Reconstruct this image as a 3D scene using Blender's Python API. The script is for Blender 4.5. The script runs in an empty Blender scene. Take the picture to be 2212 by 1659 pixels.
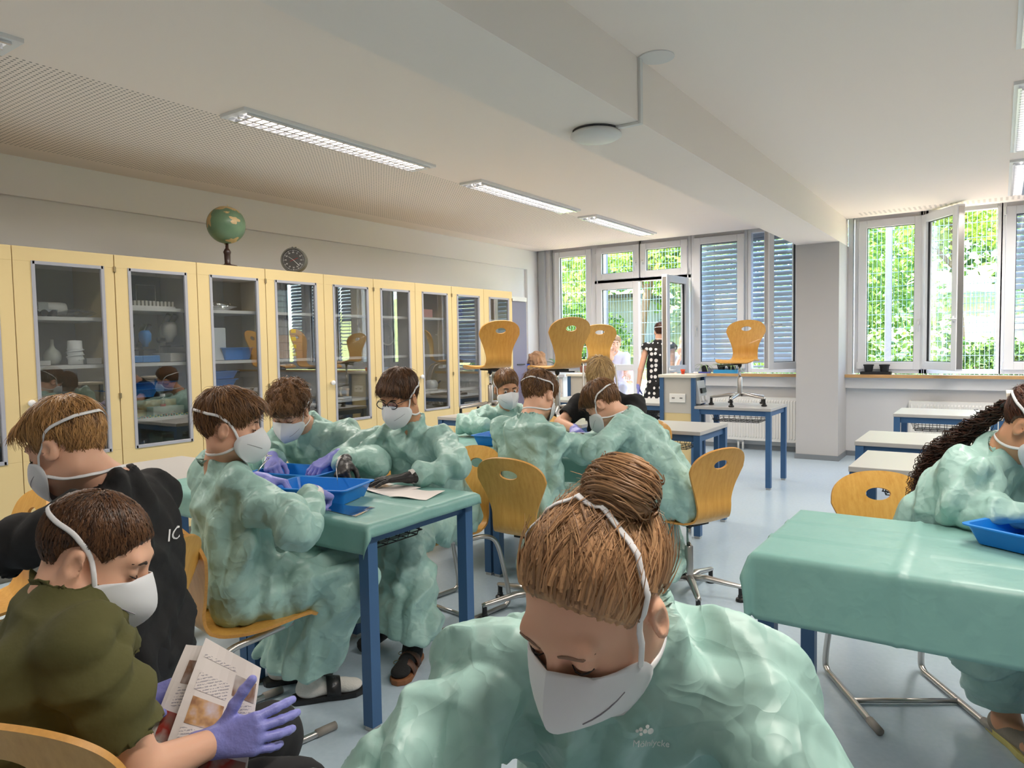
import bpy, bmesh, math, random
import numpy as np
from mathutils import Vector, Matrix, Euler, Quaternion
from mathutils.geometry import delaunay_2d_cdt
from mathutils.bvhtree import BVHTree

SC = bpy.context.scene
COL = SC.collection
R = math.radians
PI = math.pi
rnd = random.Random(7)

# ------------------------------------------------------------------ camera
def make_camera():
    yaw, pitch, roll = R(34.426), R(-3.081), R(-0.967)
    f = Vector((-math.sin(yaw)*math.cos(pitch), math.cos(yaw)*math.cos(pitch), math.sin(pitch)))
    r = Vector((math.cos(yaw), math.sin(yaw), 0)); u = r.cross(f)
    r2 = r*math.cos(roll)+u*math.sin(roll); u2 = -r*math.sin(roll)+u*math.cos(roll)
    cd = bpy.data.cameras.new('camera'); c = bpy.data.objects.new('camera', cd); COL.objects.link(c)
    m = Matrix((r2, u2, -f)).transposed().to_4x4(); m.translation = (0, 0, 1.42)
    c.matrix_world = m
    cd.sensor_width = 36; cd.lens = 36*1538.06/2212; cd.clip_start = .02; cd.clip_end = 300
    SC.camera = c
make_camera()

# ------------------------------------------------------------------ world, sun, exposure
def make_world():
    w = bpy.data.worlds.new('sky'); SC.world = w; w.use_nodes = True
    nt = w.node_tree; nt.nodes.clear()
    sky = nt.nodes.new('ShaderNodeTexSky'); sky.sky_type = 'NISHITA'; sky.sun_disc = False
    sky.sun_elevation = R(55); sky.sun_rotation = R(200)
    bg = nt.nodes.new('ShaderNodeBackground'); bg.inputs['Strength'].default_value = SKY
    out = nt.nodes.new('ShaderNodeOutputWorld')
    nt.links.new(sky.outputs[0], bg.inputs[0]); nt.links.new(bg.outputs[0], out.inputs[0])
SKY = 1.5
SUN = 30.0
TUBE_W = 29.0          # watts of each ceiling luminaire
make_world()
sl = bpy.data.lights.new('sun', 'SUN'); sl.energy = SUN; sl.angle = R(.6); sl.color = (1, .95, .86)
so = bpy.data.objects.new('sun', sl); COL.objects.link(so)
so.rotation_euler = Vector((.50, .13, -.85)).to_track_quat('-Z', 'Y').to_euler()   # travels towards +y, downwards
so.location = (0, -5, 12)
vs = SC.view_settings; vs.view_transform = 'Standard'; vs.look = 'None'; vs.gamma = 1; vs.exposure = 0.45
vs.use_curve_mapping = False

# ------------------------------------------------------------------ materials
MATS = {}
def L(c):       # sRGB 0-255 -> linear
    return tuple(((v/255)/12.92 if v/255 <= .04045 else ((v/255+.055)/1.055)**2.4) for v in c)
def mat(name, col=(.8,.8,.8), rough=.5, metal=0., var=0., vscale=8., bump=0., bscale=60., spec=.5, trans=0., sheen=0., coat=0., emit=None, estr=0., sub=0.):
    if name in MATS: return MATS[name]
    m = bpy.data.materials.new(name); m.use_nodes = True; MATS[name] = m
    nt = m.node_tree; b = nt.nodes['Principled BSDF']
    b.inputs['Base Color'].default_value = (*col, 1); b.inputs['Roughness'].default_value = rough
    b.inputs['Metallic'].default_value = metal; b.inputs['Specular IOR Level'].default_value = spec
    if coat: b.inputs['Coat Weight'].default_value = coat
    if sheen: b.inputs['Sheen Weight'].default_value = sheen
    if trans: b.inputs['Transmission Weight'].default_value = trans
    if sub:
        b.inputs['Subsurface Weight'].default_value = sub; b.inputs['Subsurface Radius'].default_value = (.012,.005,.003); b.inputs['Subsurface Scale'].default_value = 1.0
    if emit: b.inputs['Emission Color'].default_value = (*emit, 1); b.inputs['Emission Strength'].default_value = estr
    tc = None
    if var or bump: tc = nt.nodes.new('ShaderNodeTexCoord')
    if var:
        n = nt.nodes.new('ShaderNodeTexNoise'); n.inputs['Scale'].default_value = vscale; n.inputs['Detail'].default_value = 4
        mx = nt.nodes.new('ShaderNodeMix'); mx.data_type = 'RGBA'
        mx.inputs['A'].default_value = (*[max(0, c*(1-var)) for c in col], 1); mx.inputs['B'].default_value = (*[min(1, c*(1+var)) for c in col], 1)
        nt.links.new(tc.outputs['Object'], n.inputs['Vector']); nt.links.new(n.outputs['Fac'], mx.inputs['Factor']); nt.links.new(mx.outputs['Result'], b.inputs['Base Color'])
    if bump:
        n = nt.nodes.new('ShaderNodeTexNoise'); n.inputs['Scale'].default_value = bscale; n.inputs['Detail'].default_value = 3
        bp = nt.nodes.new('ShaderNodeBump'); bp.inputs['Strength'].default_value = bump; bp.inputs['Distance'].default_value = .01
        nt.links.new(tc.outputs['Object'], n.inputs['Vector']); nt.links.new(n.outputs['Fac'], bp.inputs['Height']); nt.links.new(bp.outputs[0], b.inputs['Normal'])
    return m
def nodes(m): return m.node_tree, m.node_tree.nodes['Principled BSDF']
def math_node(nt, op, a, b=None, c=None):
    n = nt.nodes.new('ShaderNodeMath'); n.operation = op
    for i, v in enumerate((a, b, c)):
        if v is None: continue
        if isinstance(v, (int, float)): n.inputs[i].default_value = v
        else: nt.links.new(v, n.inputs[i])
    return n.outputs[0]
def mix_rgb(nt, fac, a, b):
    n = nt.nodes.new('ShaderNodeMix'); n.data_type = 'RGBA'
    for k, v in (('Factor', fac), ('A', a), ('B', b)):
        if isinstance(v, (int, float)): n.inputs[k].default_value = v
        elif isinstance(v, tuple): n.inputs[k].default_value = (*v, 1) if len(v) == 3 else v
        else: nt.links.new(v, n.inputs[k])
    return n.outputs['Result']

def wood_mat(name, c1, c2, rough=.35, scale=(30, 30, 2.2), coat=.15):
    m = mat(name, c1, rough, coat=coat); nt, b = nodes(m)
    tc = nt.nodes.new('ShaderNodeTexCoord'); mp = nt.nodes.new('ShaderNodeMapping'); mp.inputs['Scale'].default_value = scale
    n = nt.nodes.new('ShaderNodeTexNoise'); n.inputs['Scale'].default_value = 2.0; n.inputs['Detail'].default_value = 6; n.inputs['Roughness'].default_value = .6
    nt.links.new(tc.outputs['Object'], mp.inputs[0]); nt.links.new(mp.outputs[0], n.inputs['Vector'])
    f = math_node(nt, 'MULTIPLY_ADD', n.outputs['Fac'], 2.2, -.6)
    f2 = nt.nodes.new('ShaderNodeClamp'); nt.links.new(f, f2.inputs[0])
    nt.links.new(mix_rgb(nt, f2.outputs[0], c1, c2), b.inputs['Base Color'])
    return m
def glass_mat(name, tint=(.97,.99,.98), refl=1.0, ior=1.5, rough=0.0):
    if name in MATS: return MATS[name]
    m = bpy.data.materials.new(name); m.use_nodes = True; MATS[name] = m
    nt = m.node_tree; nt.nodes.clear()
    t = nt.nodes.new('ShaderNodeBsdfTransparent'); t.inputs[0].default_value = (*tint, 1)
    g = nt.nodes.new('ShaderNodeBsdfGlossy'); g.inputs['Roughness'].default_value = rough
    lw = nt.nodes.new('ShaderNodeLayerWeight'); lw.inputs[0].default_value = .5
    k = math_node(nt, 'MULTIPLY_ADD', math_node(nt, 'POWER', lw.outputs['Facing'], 4.0), .9, .045)
    k = math_node(nt, 'MINIMUM', math_node(nt, 'MULTIPLY', k, refl), .95)
    mx = nt.nodes.new('ShaderNodeMixShader'); o = nt.nodes.new('ShaderNodeOutputMaterial')
    nt.links.new(k, mx.inputs[0]); nt.links.new(t.outputs[0], mx.inputs[1]); nt.links.new(g.outputs[0], mx.inputs[2]); nt.links.new(mx.outputs[0], o.inputs[0])
    return m

# ------------------------------------------------------------------ mesh helpers
class MB:
    def __init__(s): s.v = []; s.f = []
    def add(s, vs, fs, M=None):
        o = len(s.v)
        for p in vs:
            p = Vector(p)
            s.v.append(M @ p if M is not None else p)
        s.f += [tuple(i+o for i in f) for f in fs]
        return s
    def box(s, c, d, rot=None):
        x, y, z = (k/2 for k in d)
        vs = [(-x,-y,-z),(x,-y,-z),(x,y,-z),(-x,y,-z),(-x,-y,z),(x,-y,z),(x,y,z),(-x,y,z)]
        M = Matrix.Translation(c) @ (Euler(rot).to_matrix().to_4x4() if rot is not None else Matrix())
        return s.add(vs, [(0,3,2,1),(4,5,6,7),(0,1,5,4),(1,2,6,5),(2,3,7,6),(3,0,4,7)], M)
    def bx(s, x0, x1, y0, y1, z0, z1):
        return s.box(((x0+x1)/2,(y0+y1)/2,(z0+z1)/2), (abs(x1-x0),abs(y1-y0),abs(z1-z0)))
    def tube(s, pts, r, n=8, closed=False, caps=True, flat=None, up=None):
        """tube along pts; r number or list; flat=(a,b) scales of the section"""
        P = [Vector(p) for p in pts]; m = len(P); o = len(s.v)
        rs = r if isinstance(r, (list, tuple)) else [r]*m
        prev = None
        for i, p in enumerate(P):
            if closed: t = P[(i+1) % m]-P[i-1]
            else: t = P[min(i+1, m-1)]-P[max(i-1, 0)]
            if t.length < 1e-9: t = Vector((0,0,1))
            t.normalize()
            if prev is None:
                a = Vector(up) if up is not None else (Vector((0,0,1)) if abs(t.z) < .9 else Vector((1,0,0)))
            else: a = prev
            a = (a - t*a.dot(t))
            if a.length < 1e-6: a = t.orthogonal()
            a.normalize(); b = t.cross(a); prev = a
            fa, fb = flat if flat else (1, 1)
            for k in range(n):
                q = 2*PI*k/n
                s.v.append(p + a*math.cos(q)*rs[i]*fa + b*math.sin(q)*rs[i]*fb)
        seg = m if closed else m-1
        for i in range(seg):
            for k in range(n):
                i2 = (i+1) % m
                s.f.append((o+i*n+k, o+i*n+(k+1) % n, o+i2*n+(k+1) % n, o+i2*n+k))
        if caps and not closed:
            s.f.append(tuple(o+k for k in reversed(range(n)))); s.f.append(tuple(o+(m-1)*n+k for k in range(n)))
        return s
    def lathe(s, prof, n=20, M=None, caps=True):
        o = len(s.v)
        for (r, z) in prof:
            for k in range(n):
                q = 2*PI*k/n; p = Vector((r*math.cos(q), r*math.sin(q), z)); s.v.append(M @ p if M is not None else p)
        for i in range(len(prof)-1):
            for k in range(n):
                s.f.append((o+i*n+k, o+i*n+(k+1) % n, o+(i+1)*n+(k+1) % n, o+(i+1)*n+k))
        if caps:
            s.f.append(tuple(o+k for k in reversed(range(n)))); s.f.append(tuple(o+(len(prof)-1)*n+k for k in range(n)))
        return s
    def prism(s, poly, z0, z1, M=None):
        n = len(poly); vs = [(x,y,z0) for x,y in poly]+[(x,y,z1) for x,y in poly]
        fs = [tuple(reversed(range(n))), tuple(range(n, 2*n))]+[(i,(i+1) % n,n+(i+1) % n,n+i) for i in range(n)]
        return s.add(vs, fs, M)
    def mesh(s, name, m=None, smooth=False):
        me = bpy.data.meshes.new(name); me.from_pydata([tuple(v) for v in s.v], [], s.f); me.update()
        if m: me.materials.append(m)
        if smooth: me.polygons.foreach_set('use_smooth', [True]*len(me.polygons))
        return me
    def build(s, name, m, parent=None, smooth=False, bevel=0, loc=None, autosmooth=None):
        o = obj(name, s.mesh(name, m, smooth or autosmooth is not None), parent, loc)
        if bevel:
            b = o.modifiers.new('bevel', 'BEVEL'); b.width = bevel; b.segments = 2; b.limit_method = 'ANGLE'; b.angle_limit = R(40)
        if autosmooth is not None: sharp(o.data, autosmooth)
        return o
def sharp(me, ang=35):
    bm = bmesh.new(); bm.from_mesh(me)
    for e in bm.edges: e.smooth = not (len(e.link_faces) == 2 and e.calc_face_angle(0) > R(ang))
    bm.to_mesh(me); bm.free()
def obj(name, me, parent=None, loc=None):
    o = bpy.data.objects.new(name, me); COL.objects.link(o)
    if parent: o.parent = parent
    if loc is not None: o.location = loc
    return o
def tag(o, label=None, cat=None, group=None, kind=None):
    if label: o['label'] = label
    if cat: o['category'] = cat
    if group: o['group'] = group
    if kind: o['kind'] = kind
    return o
def thing(name, label, cat, loc=(0,0,0), rotz=0, group=None):
    o = bpy.data.objects.new(name, None); COL.objects.link(o); o.empty_display_size = .1
    o.location = loc; o.rotation_euler = (0, 0, rotz)
    return tag(o, label, cat, group)
def struct(name, label=None):
    o = bpy.data.objects.new(name, None); COL.objects.link(o); o['kind'] = 'structure'
    if label: o['label'] = label
    return o
def dup(root, loc=None, rotz=None, label=None, group=None):
    r = root.copy(); COL.objects.link(r)
    if loc is not None: r.location = loc
    if rotz is not None: r.rotation_euler = (0, 0, rotz)
    if label: r['label'] = label
    if group: r['group'] = group
    for ch in list(root.children):
        c = ch.copy(); COL.objects.link(c); c.parent = r
        for g in list(ch.children):
            d = g.copy(); COL.objects.link(d); d.parent = c
    return r
def np_mesh(name, V, Fq, m=None, smooth=True):
    """fast mesh from numpy verts and quad/tri faces"""
    me = bpy.data.meshes.new(name); nv, nf, k = len(V), len(Fq), Fq.shape[1]
    me.vertices.add(nv); me.vertices.foreach_set('co', np.ascontiguousarray(V, dtype=np.float32).ravel())
    me.loops.add(nf*k); me.loops.foreach_set('vertex_index', np.ascontiguousarray(Fq, dtype=np.int32).ravel())
    me.polygons.add(nf); me.polygons.foreach_set('loop_start', np.arange(0, nf*k, k, dtype=np.int32))
    me.update(calc_edges=True); me.validate()
    if smooth: me.polygons.foreach_set('use_smooth', np.ones(nf, dtype=bool))
    if m: me.materials.append(m)
    return me
def arc(cx, cy, r, a0, a1, n):
    return [(cx+r*math.cos(R(a0+(a1-a0)*i/n)), cy+r*math.sin(R(a0+(a1-a0)*i/n))) for i in range(n+1)]
def rrect(w, h, r, n=4):
    return arc(w/2-r, h/2-r, r, 0, 90, n)+arc(-w/2+r, h/2-r, r, 90, 180, n)+arc(-w/2+r, -h/2+r, r, 180, 270, n)+arc(w/2-r, -h/2+r, r, 270, 360, n)
def spline(pts, n=8, closed=False):
    P = [Vector(p) for p in pts]; out = []; m = len(P)
    for i in range(m if closed else m-1):
        g = (lambda j: P[j % m]) if closed else (lambda j: P[max(0, min(m-1, j))])
        a, b, c, d = g(i-1), g(i), g(i+1), g(i+2)
        for k in range(n):
            t = k/n
            out.append(.5*((2*b)+(c-a)*t+(2*a-5*b+4*c-d)*t*t+(3*b-a-3*c+d)*t*t*t))
    if not closed: out.append(P[-1])
    return out
def text_mesh(body, size, depth=.0006, italic=False, font_bold=False):
    cu = bpy.data.curves.new('t', 'FONT'); cu.body = body; cu.size = size; cu.extrude = depth; cu.align_x = 'CENTER'; cu.align_y = 'CENTER'
    if italic: cu.shear = .25
    cu.resolution_u = 3
    o = bpy.data.objects.new('t', cu); COL.objects.link(o)
    dg = bpy.context.evaluated_depsgraph_get(); me = bpy.data.meshes.new_from_object(o.evaluated_get(dg))
    bpy.data.objects.remove(o); bpy.data.curves.remove(cu)
    return me

# shared materials
M_WALL = mat('wall_paint', (.54,.53,.525), .85, var=.03, vscale=1.5)
M_WHITE = mat('white_plastic', (.82,.83,.84), .35)
M_FRAME = mat('window_frame_white', (.86,.87,.90), .35)
M_CREAM = mat('cream_laminate', L((222,200,148)), .45, var=.02, vscale=2)
M_GREYLAM = mat('grey_table_laminate', L((182,180,178)), .38, var=.02, vscale=3)
M_GREYEDGE = mat('grey_edge', L((160,156,152)), .5)
M_BLUE = mat('blue_powder_coat', L((58,96,138)), .42)
M_STEEL = mat('satin_steel', (.55,.53,.51), .33, metal=1)
M_CHROME = mat('chrome', (.7,.7,.7), .15, metal=1)
M_BLACK = mat('black_plastic', (.012,.012,.013), .4)
M_DARK = mat('dark_grey', (.05,.05,.055), .5)
M_RUBBER = mat('grey_rubber_trim', L((140,143,150)), .55)
M_CHAIR = wood_mat('beech_plywood', L((226,176,92)), L((206,150,66)), .38)
M_CHAIREDGE = mat('plywood_edge', L((205,150,75)), .5, var=.2, vscale=120)
M_GLASS = glass_mat('window_glass', refl=1.2)
M_CABGLASS = glass_mat('cabinet_glass', (.90,.92,.92), refl=3.2)
M_TRAY = mat('blue_tray_plastic', L((20,126,216)), .3, sub=.0)
M_WOODSILL = wood_mat('sill_wood', L((214,172,120)), L((190,145,92)), .4, (3, 30, 30))
# ================================================================== ROOM SHELL
XL, XR, YB, YF, ZC = -6.02, 3.6, 9.534, -1.9, 2.88
CX0, CX1, CY = -2.02, -1.55, 9.0        # column

def room():
    # floor
    m = mat('linoleum', L((160,176,184)), .22, spec=.5); nt, b = nodes(m)
    tc = nt.nodes.new('ShaderNodeTexCoord')
    n1 = nt.nodes.new('ShaderNodeTexNoise'); n1.inputs['Scale'].default_value = 45; n1.inputs['Detail'].default_value = 6
    n2 = nt.nodes.new('ShaderNodeTexNoise'); n2.inputs['Scale'].default_value = 1.2
    nt.links.new(tc.outputs['Object'], n1.inputs['Vector']); nt.links.new(tc.outputs['Object'], n2.inputs['Vector'])
    c = mix_rgb(nt, n1.outputs['Fac'], L((176,196,211)), L((194,211,224)))
    nt.links.new(c, b.inputs['Base Color'])
    nt.links.new(math_node(nt, 'MULTIPLY_ADD', n2.outputs['Fac'], .16, .16), b.inputs['Roughness'])
    MB().bx(XL-.3, XR, YF, YB+.3, -.1, 0).build('floor', m)['kind'] = 'structure'
    # ceiling with a perforated acoustic zone on the cabinet side and a slotted strip by the windows
    m = mat('ceiling_plaster', (.95,.855,.785), .9); nt, b = nodes(m)
    tc = nt.nodes.new('ShaderNodeTexCoord'); sp = nt.nodes.new('ShaderNodeSeparateXYZ'); nt.links.new(tc.outputs['Object'], sp.inputs[0])
    X, Y = sp.outputs[0], sp.outputs[1]
    def fr(v, s): return math_node(nt, 'SUBTRACT', math_node(nt, 'FRACT', math_node(nt, 'DIVIDE', v, s)), .5)
    fx, fy = fr(X, .03), fr(Y, .03)
    d = math_node(nt, 'SQRT', math_node(nt, 'ADD', math_node(nt, 'MULTIPLY', fx, fx), math_node(nt, 'MULTIPLY', fy, fy)))
    hole = math_node(nt, 'MULTIPLY', math_node(nt, 'LESS_THAN', d, .24), math_node(nt, 'LESS_THAN', X, -4.02))
    hole = math_node(nt, 'MULTIPLY', hole, math_node(nt, 'GREATER_THAN', X, -5.72))
    sl = math_node(nt, 'GREATER_THAN', fr(X, .05), .05)
    sl = math_node(nt, 'MULTIPLY', sl, math_node(nt, 'GREATER_THAN', X, -1.4))
    sl = math_node(nt, 'MULTIPLY', sl, math_node(nt, 'MULTIPLY', math_node(nt, 'GREATER_THAN', Y, 9.12), math_node(nt, 'LESS_THAN', Y, 9.34)))
    f = math_node(nt, 'MAXIMUM', math_node(nt, 'MULTIPLY', hole, .75), math_node(nt, 'MULTIPLY', sl, .3))
    nt.links.new(mix_rgb(nt, f, (.95,.855,.785), (.12,.11,.10)), b.inputs['Base Color'])
    MB().bx(XL-.3, XR, YF, YB-.05, ZC, ZC+.5).build('ceiling', m)['kind'] = 'structure'
    MB().bx(CX0, CX1, YF, YB, 2.56, ZC).build('ceiling_beam', mat('beam_plaster', (.93,.85,.79), .9))['kind'] = 'structure'
    MB().bx(CX0, CX1, CY, YB+.3, 0, 2.56).build('wall_column', M_WALL)['kind'] = 'structure'
    # left wall: upper bulkhead, recessed field below, a pier at the window end
    w = MB(); w.bx(XL-.3, XL, YF, YB+.3, 2.59, ZC+.5); w.bx(XL-.3, XL-.045, YF, YB, 0, 2.59); w.bx(XL-.3, XL, 9.25, YB+.3, 0, 2.59)
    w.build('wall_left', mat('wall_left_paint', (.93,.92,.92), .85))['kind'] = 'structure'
    MB().bx(XR, XR+.2, YF, YB+.3, 0, ZC+.5).build('wall_right', M_WALL)['kind'] = 'structure'
    MB().bx(XL-.3, XR+.2, YF-.2, YF, 0, ZC+.5).build('wall_front', M_WALL)['kind'] = 'structure'
    # window wall: parapets, apron ledges, jamb beside the left wall, lintel
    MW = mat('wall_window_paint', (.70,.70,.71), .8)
    w = MB()
    for x0, x1 in ((XL, -5.06), (-3.56, CX0), (CX1, XR)):
        w.bx(x0, x1, YB, YB+.3, 0, .97)
        w.bx(x0, x1, YB-.075, YB, .835, .97)
    w.bx(XL, -5.80, YB+.02, YB+.3, .97, ZC+.5); w.bx(XL, XR, YB+.16, YB+.3, 2.9, ZC+.5); w.bx(-2.10, CX0, YB+.06, YB+.3, .97, 2.9)
    w.bx(CX1, -1.50, YB+.06, YB+.3, .97, 2.9); w.bx(3.15, XR, YB+.02, YB+.3, .97, 2.9)
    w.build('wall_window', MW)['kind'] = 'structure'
    # grey pipe duct in the corner
    MB().bx(-5.98, -5.93, YB-.02, YB+.03, .97, ZC).bx(-5.925, -5.87, YB-.03, YB+.02, 0, ZC).build('trim_1', mat('duct_grey', (.5,.52,.55), .5))['kind'] = 'structure'
    for i, (x0, x1) in enumerate(((XL, -5.06), (-3.56, CX0), (CX1, XR))):
        s = MB().bx(x0+.002, x1-.002, YB-.12, YB+.10, .972, 1.0).build('trim_%d' % (2+i), mat('sill_white', (.82,.84,.87), .3)); s['kind'] = 'structure'
        MB().bx(x0+.002, x1-.002, YB-.135, YB-.115, .965, 1.004).build('wooden_edge', M_WOODSILL, s, bevel=.003)
    mb = mat('baseboard_grey', L((128,134,140)), .5)
    MB().bx(-3.56, CX0, YB-.012, YB, 0, .06).bx(CX0-.012, CX0, CY, YB, 0, .06).bx(CX0-.012, CX1+.012, CY-.012, CY, 0, .06).bx(CX1, CX1+.012, CY, YB, 0, .06).bx(CX1, XR, YB-.012, YB, 0, .06).build('baseboard_window', mb)['kind'] = 'structure'
room()

# ------------------------------------------------------------------ windows
YW = 9.65
def ring(mb, x0, x1, z0, z1, y0, y1, wd):
    mb.bx(x0, x0+wd, y0, y1, z0, z1); mb.bx(x1-wd, x1, y0, y1, z0, z1); mb.bx(x0+wd, x1-wd, y0, y1, z0, z0+wd); mb.bx(x0+wd, x1-wd, y0, y1, z1-wd, z1)
def handle(parent, loc, rot=(0,0,0), down=True, M=None):
    mb = MB(); mb.box((0,-.006,0), (.028,.012,.07)); mb.tube([(0,-.012,0),(0,-.045,0),(0,-.05,-.02),(0,-.05,-.12)] if down else [(0,-.012,0),(0,-.045,0),(.02,-.05,0),(.12,-.05,0)], .009, 8)
    o = mb.build('handle', M_WHITE, parent, smooth=True); o.location = loc; o.rotation_euler = rot
    return o
M_GASKET = mat('black_gasket', (.02,.02,.025), .5)
def sash(name, parent, w, h, hinge=None, wd=.092, rail=None):
    """a sash in local coordinates, x 0..w, z 0..h, inner face towards -y"""
    s = MB(); ring(s, 0, w, 0, h, -.04, .04, wd)
    if rail: s.bx(wd, w-wd, -.04, .04, rail-.045, rail+.045)
    so = s.build(name, M_FRAME, parent, bevel=.006)
    g = MB(); ring(g, wd-.002, w-wd+.002, wd-.002, h-wd+.002, -.012, .012, .008); g.build('gasket', M_GASKET, so)
    MB().bx(wd, w-wd, -.004, .004, wd, h-wd).build('pane', M_GLASS, so)
    return so
def frame_piece(par, x0, x1, z0, z1):
    f = MB(); ring(f, x0-.045, x1+.045, z0-.05, z1+.05, YW-.02, YW+.075, .052)
    return f.build('frame', M_FRAME, par, bevel=.004)
Z0, Z1 = 1.06, 2.855
def closed_window(n, x0, x1, z0=Z0, z1=Z1, hx=None, label=None):
    w = struct('window_%d' % n, label); frame_piece(w, x0, x1, z0, z1)
    s = sash('sash', w, x1-x0, z1-z0); s.location = (x0, YW-.015, z0)
    if hx is not None: handle(s, (hx, -.04, (1.62-z0) if z0 < 1.5 else (z1-z0)*.45))
    hb = MB()
    for zz in (.05, z1-z0-.05): hb.tube([(-.006 if (hx or 0) > .2 else x1-x0+.006, -.05, zz-.04), (-.006 if (hx or 0) > .2 else x1-x0+.006, -.05, zz+.04)], .009, 8)
    hb.build('hinge', M_WHITE, s)
    return w
closed_window(1, -5.745, -5.10, hx=.60)
closed_window(2, -5.016, -4.325, 2.372, Z1, hx=.655)
closed_window(3, -4.305, -3.60, 2.372, Z1, hx=.045)
closed_window(4, -3.506, -2.817, hx=.045)
closed_window(6, -1.437, -.749, hx=.645)
for k, x in enumerate((.035, .80, 1.565, 2.33)): closed_window(8+k, x, x+.70, hx=.655)
# tilted open sashes
def open_window(n, x0, x1, hx, free, right):
    w = struct('window_%d' % n); frame_piece(w, x0, x1, Z0, Z1)
    wd = math.hypot(free[0]-hx, free[1]-YW); s = sash('sash', w, wd, Z1-Z0-.01)
    s.location = (hx, YW-.03, Z0+.005) if not right else (free[0], free[1], Z0+.005)
    d = (Vector((free[0]-hx, free[1]-YW))) if not right else Vector((hx-free[0], YW-free[1]))
    s.rotation_euler = (0, 0, math.atan2(d.y, d.x))
    handle(s, (wd-.045 if not right else .045, -.04, .56), (0, 0, PI if not right else 0) if False else (0,0,0), down=False)
    f = MB(); f.bx(0, .012, -.03, .03, .02, Z1-Z0-.03) if right else f.bx(wd-.012, wd+.004, -.03, .03, .02, Z1-Z0-.03)
    f.build('lock_strip', M_STEEL, s)
    return w
open_window(5, -2.74, -2.13, -2.13, (-2.40, 9.12), True)
open_window(7, -.742, -.035, -.742, (-.36, 9.09), False)
# garden door
dr = struct('door_1'); f = MB(); ring(f, -5.062, -3.555, .0, 2.372, YW-.02, YW+.075, .045); f.build('frame', M_FRAME, dr, bevel=.004)
lf = sash('door_leaf', dr, .69, 2.28, rail=1.03); lf.location = (-5.02, YW-.015, .04)
rf = sash('door_leaf', dr, .70, 2.28, rail=1.03); rf.location = (-3.61, YW-.06, .04); rf.rotation_euler = (0, 0, R(267))
MB().bx(.69, .704, -.025, .025, .03, 2.25).build('lock_strip', M_STEEL, rf)
handle(rf, (.655, .045, 1.02), (0, 0, PI), down=False)

# exterior venetian blinds
M_SLAT = mat('blind_slat_grey', L((176,184,198)), .45)
def slat_mesh(w):
    mb = MB(); n = 6; vs = []
    for i in range(n+1):
        t = i/n-.5; y = .04*2*t; z = .010*(1-4*t*t)-.0
        vs.append((y, z))
    for x in (0, w):
        for (y, z) in vs: mb.v.append(Vector((x, y, z)))
        for (y, z) in vs: mb.v.append(Vector((x, y, z-.0012)))
    k = n+1
    for i in range(n):
        mb.f.append((i, 2*k+i, 2*k+i+1, i+1)); mb.f.append((k+i, k+i+1, 3*k+i+1, 3*k+i))
    mb.f.append((0, k, 3*k, 2*k)); mb.f.append((n, 2*k+n, 3*k+n, k+n))
    return mb.mesh('slat', M_SLAT, True)
def blind(x0, x1, z0, pitch, label, tilt=55):
    t = thing('venetian_blind', label, 'window blind', (x0, 9.86, 0), group='exterior venetian blinds')
    me = slat_mesh(x1-x0); z = 2.80; k = 0
    while z > z0:
        o = obj('slat', me, t, (0, 0, z)); tl = tilt if z > z0+6*pitch or z0 < 1.3 else 12
        o.rotation_euler = (R(tl+rnd.uniform(-2, 2)), R(rnd.uniform(-.15,.15)), 0); z -= pitch; k += 1
    c = MB()
    for q in (.28, .72): c.tube([((x1-x0)*q, 0, 2.83), ((x1-x0)*q, 0, z0)], .003, 6)
    c.build('ladder_cord', M_DARK, t); MB().bx(0, x1-x0, -.035, .035, z0-.03, z0-.005).build('bottom_rail', M_SLAT, t); MB().bx(0, x1-x0, -.05, .05, 2.82, 2.9).build('head_rail', M_SLAT, t)
    return t
blind(-3.50, -2.80, 1.10, .068, 'grey venetian blind lowered behind the window above the potted plants')
blind(-2.78, -2.06, 1.10, .068, 'grey venetian blind outside the open casement next to the white column')
blind(0.02, .76, 1.52, .068, 'grey venetian blind at the right picture edge, lowest slats opened flat')
blind(.79, 1.52, 1.10, .068, 'grey venetian blind beyond the right picture edge, seen only mirrored')
blind(1.55, 2.29, 1.10, .068, 'grey venetian blind far outside the picture, seen only mirrored in glass')
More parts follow.
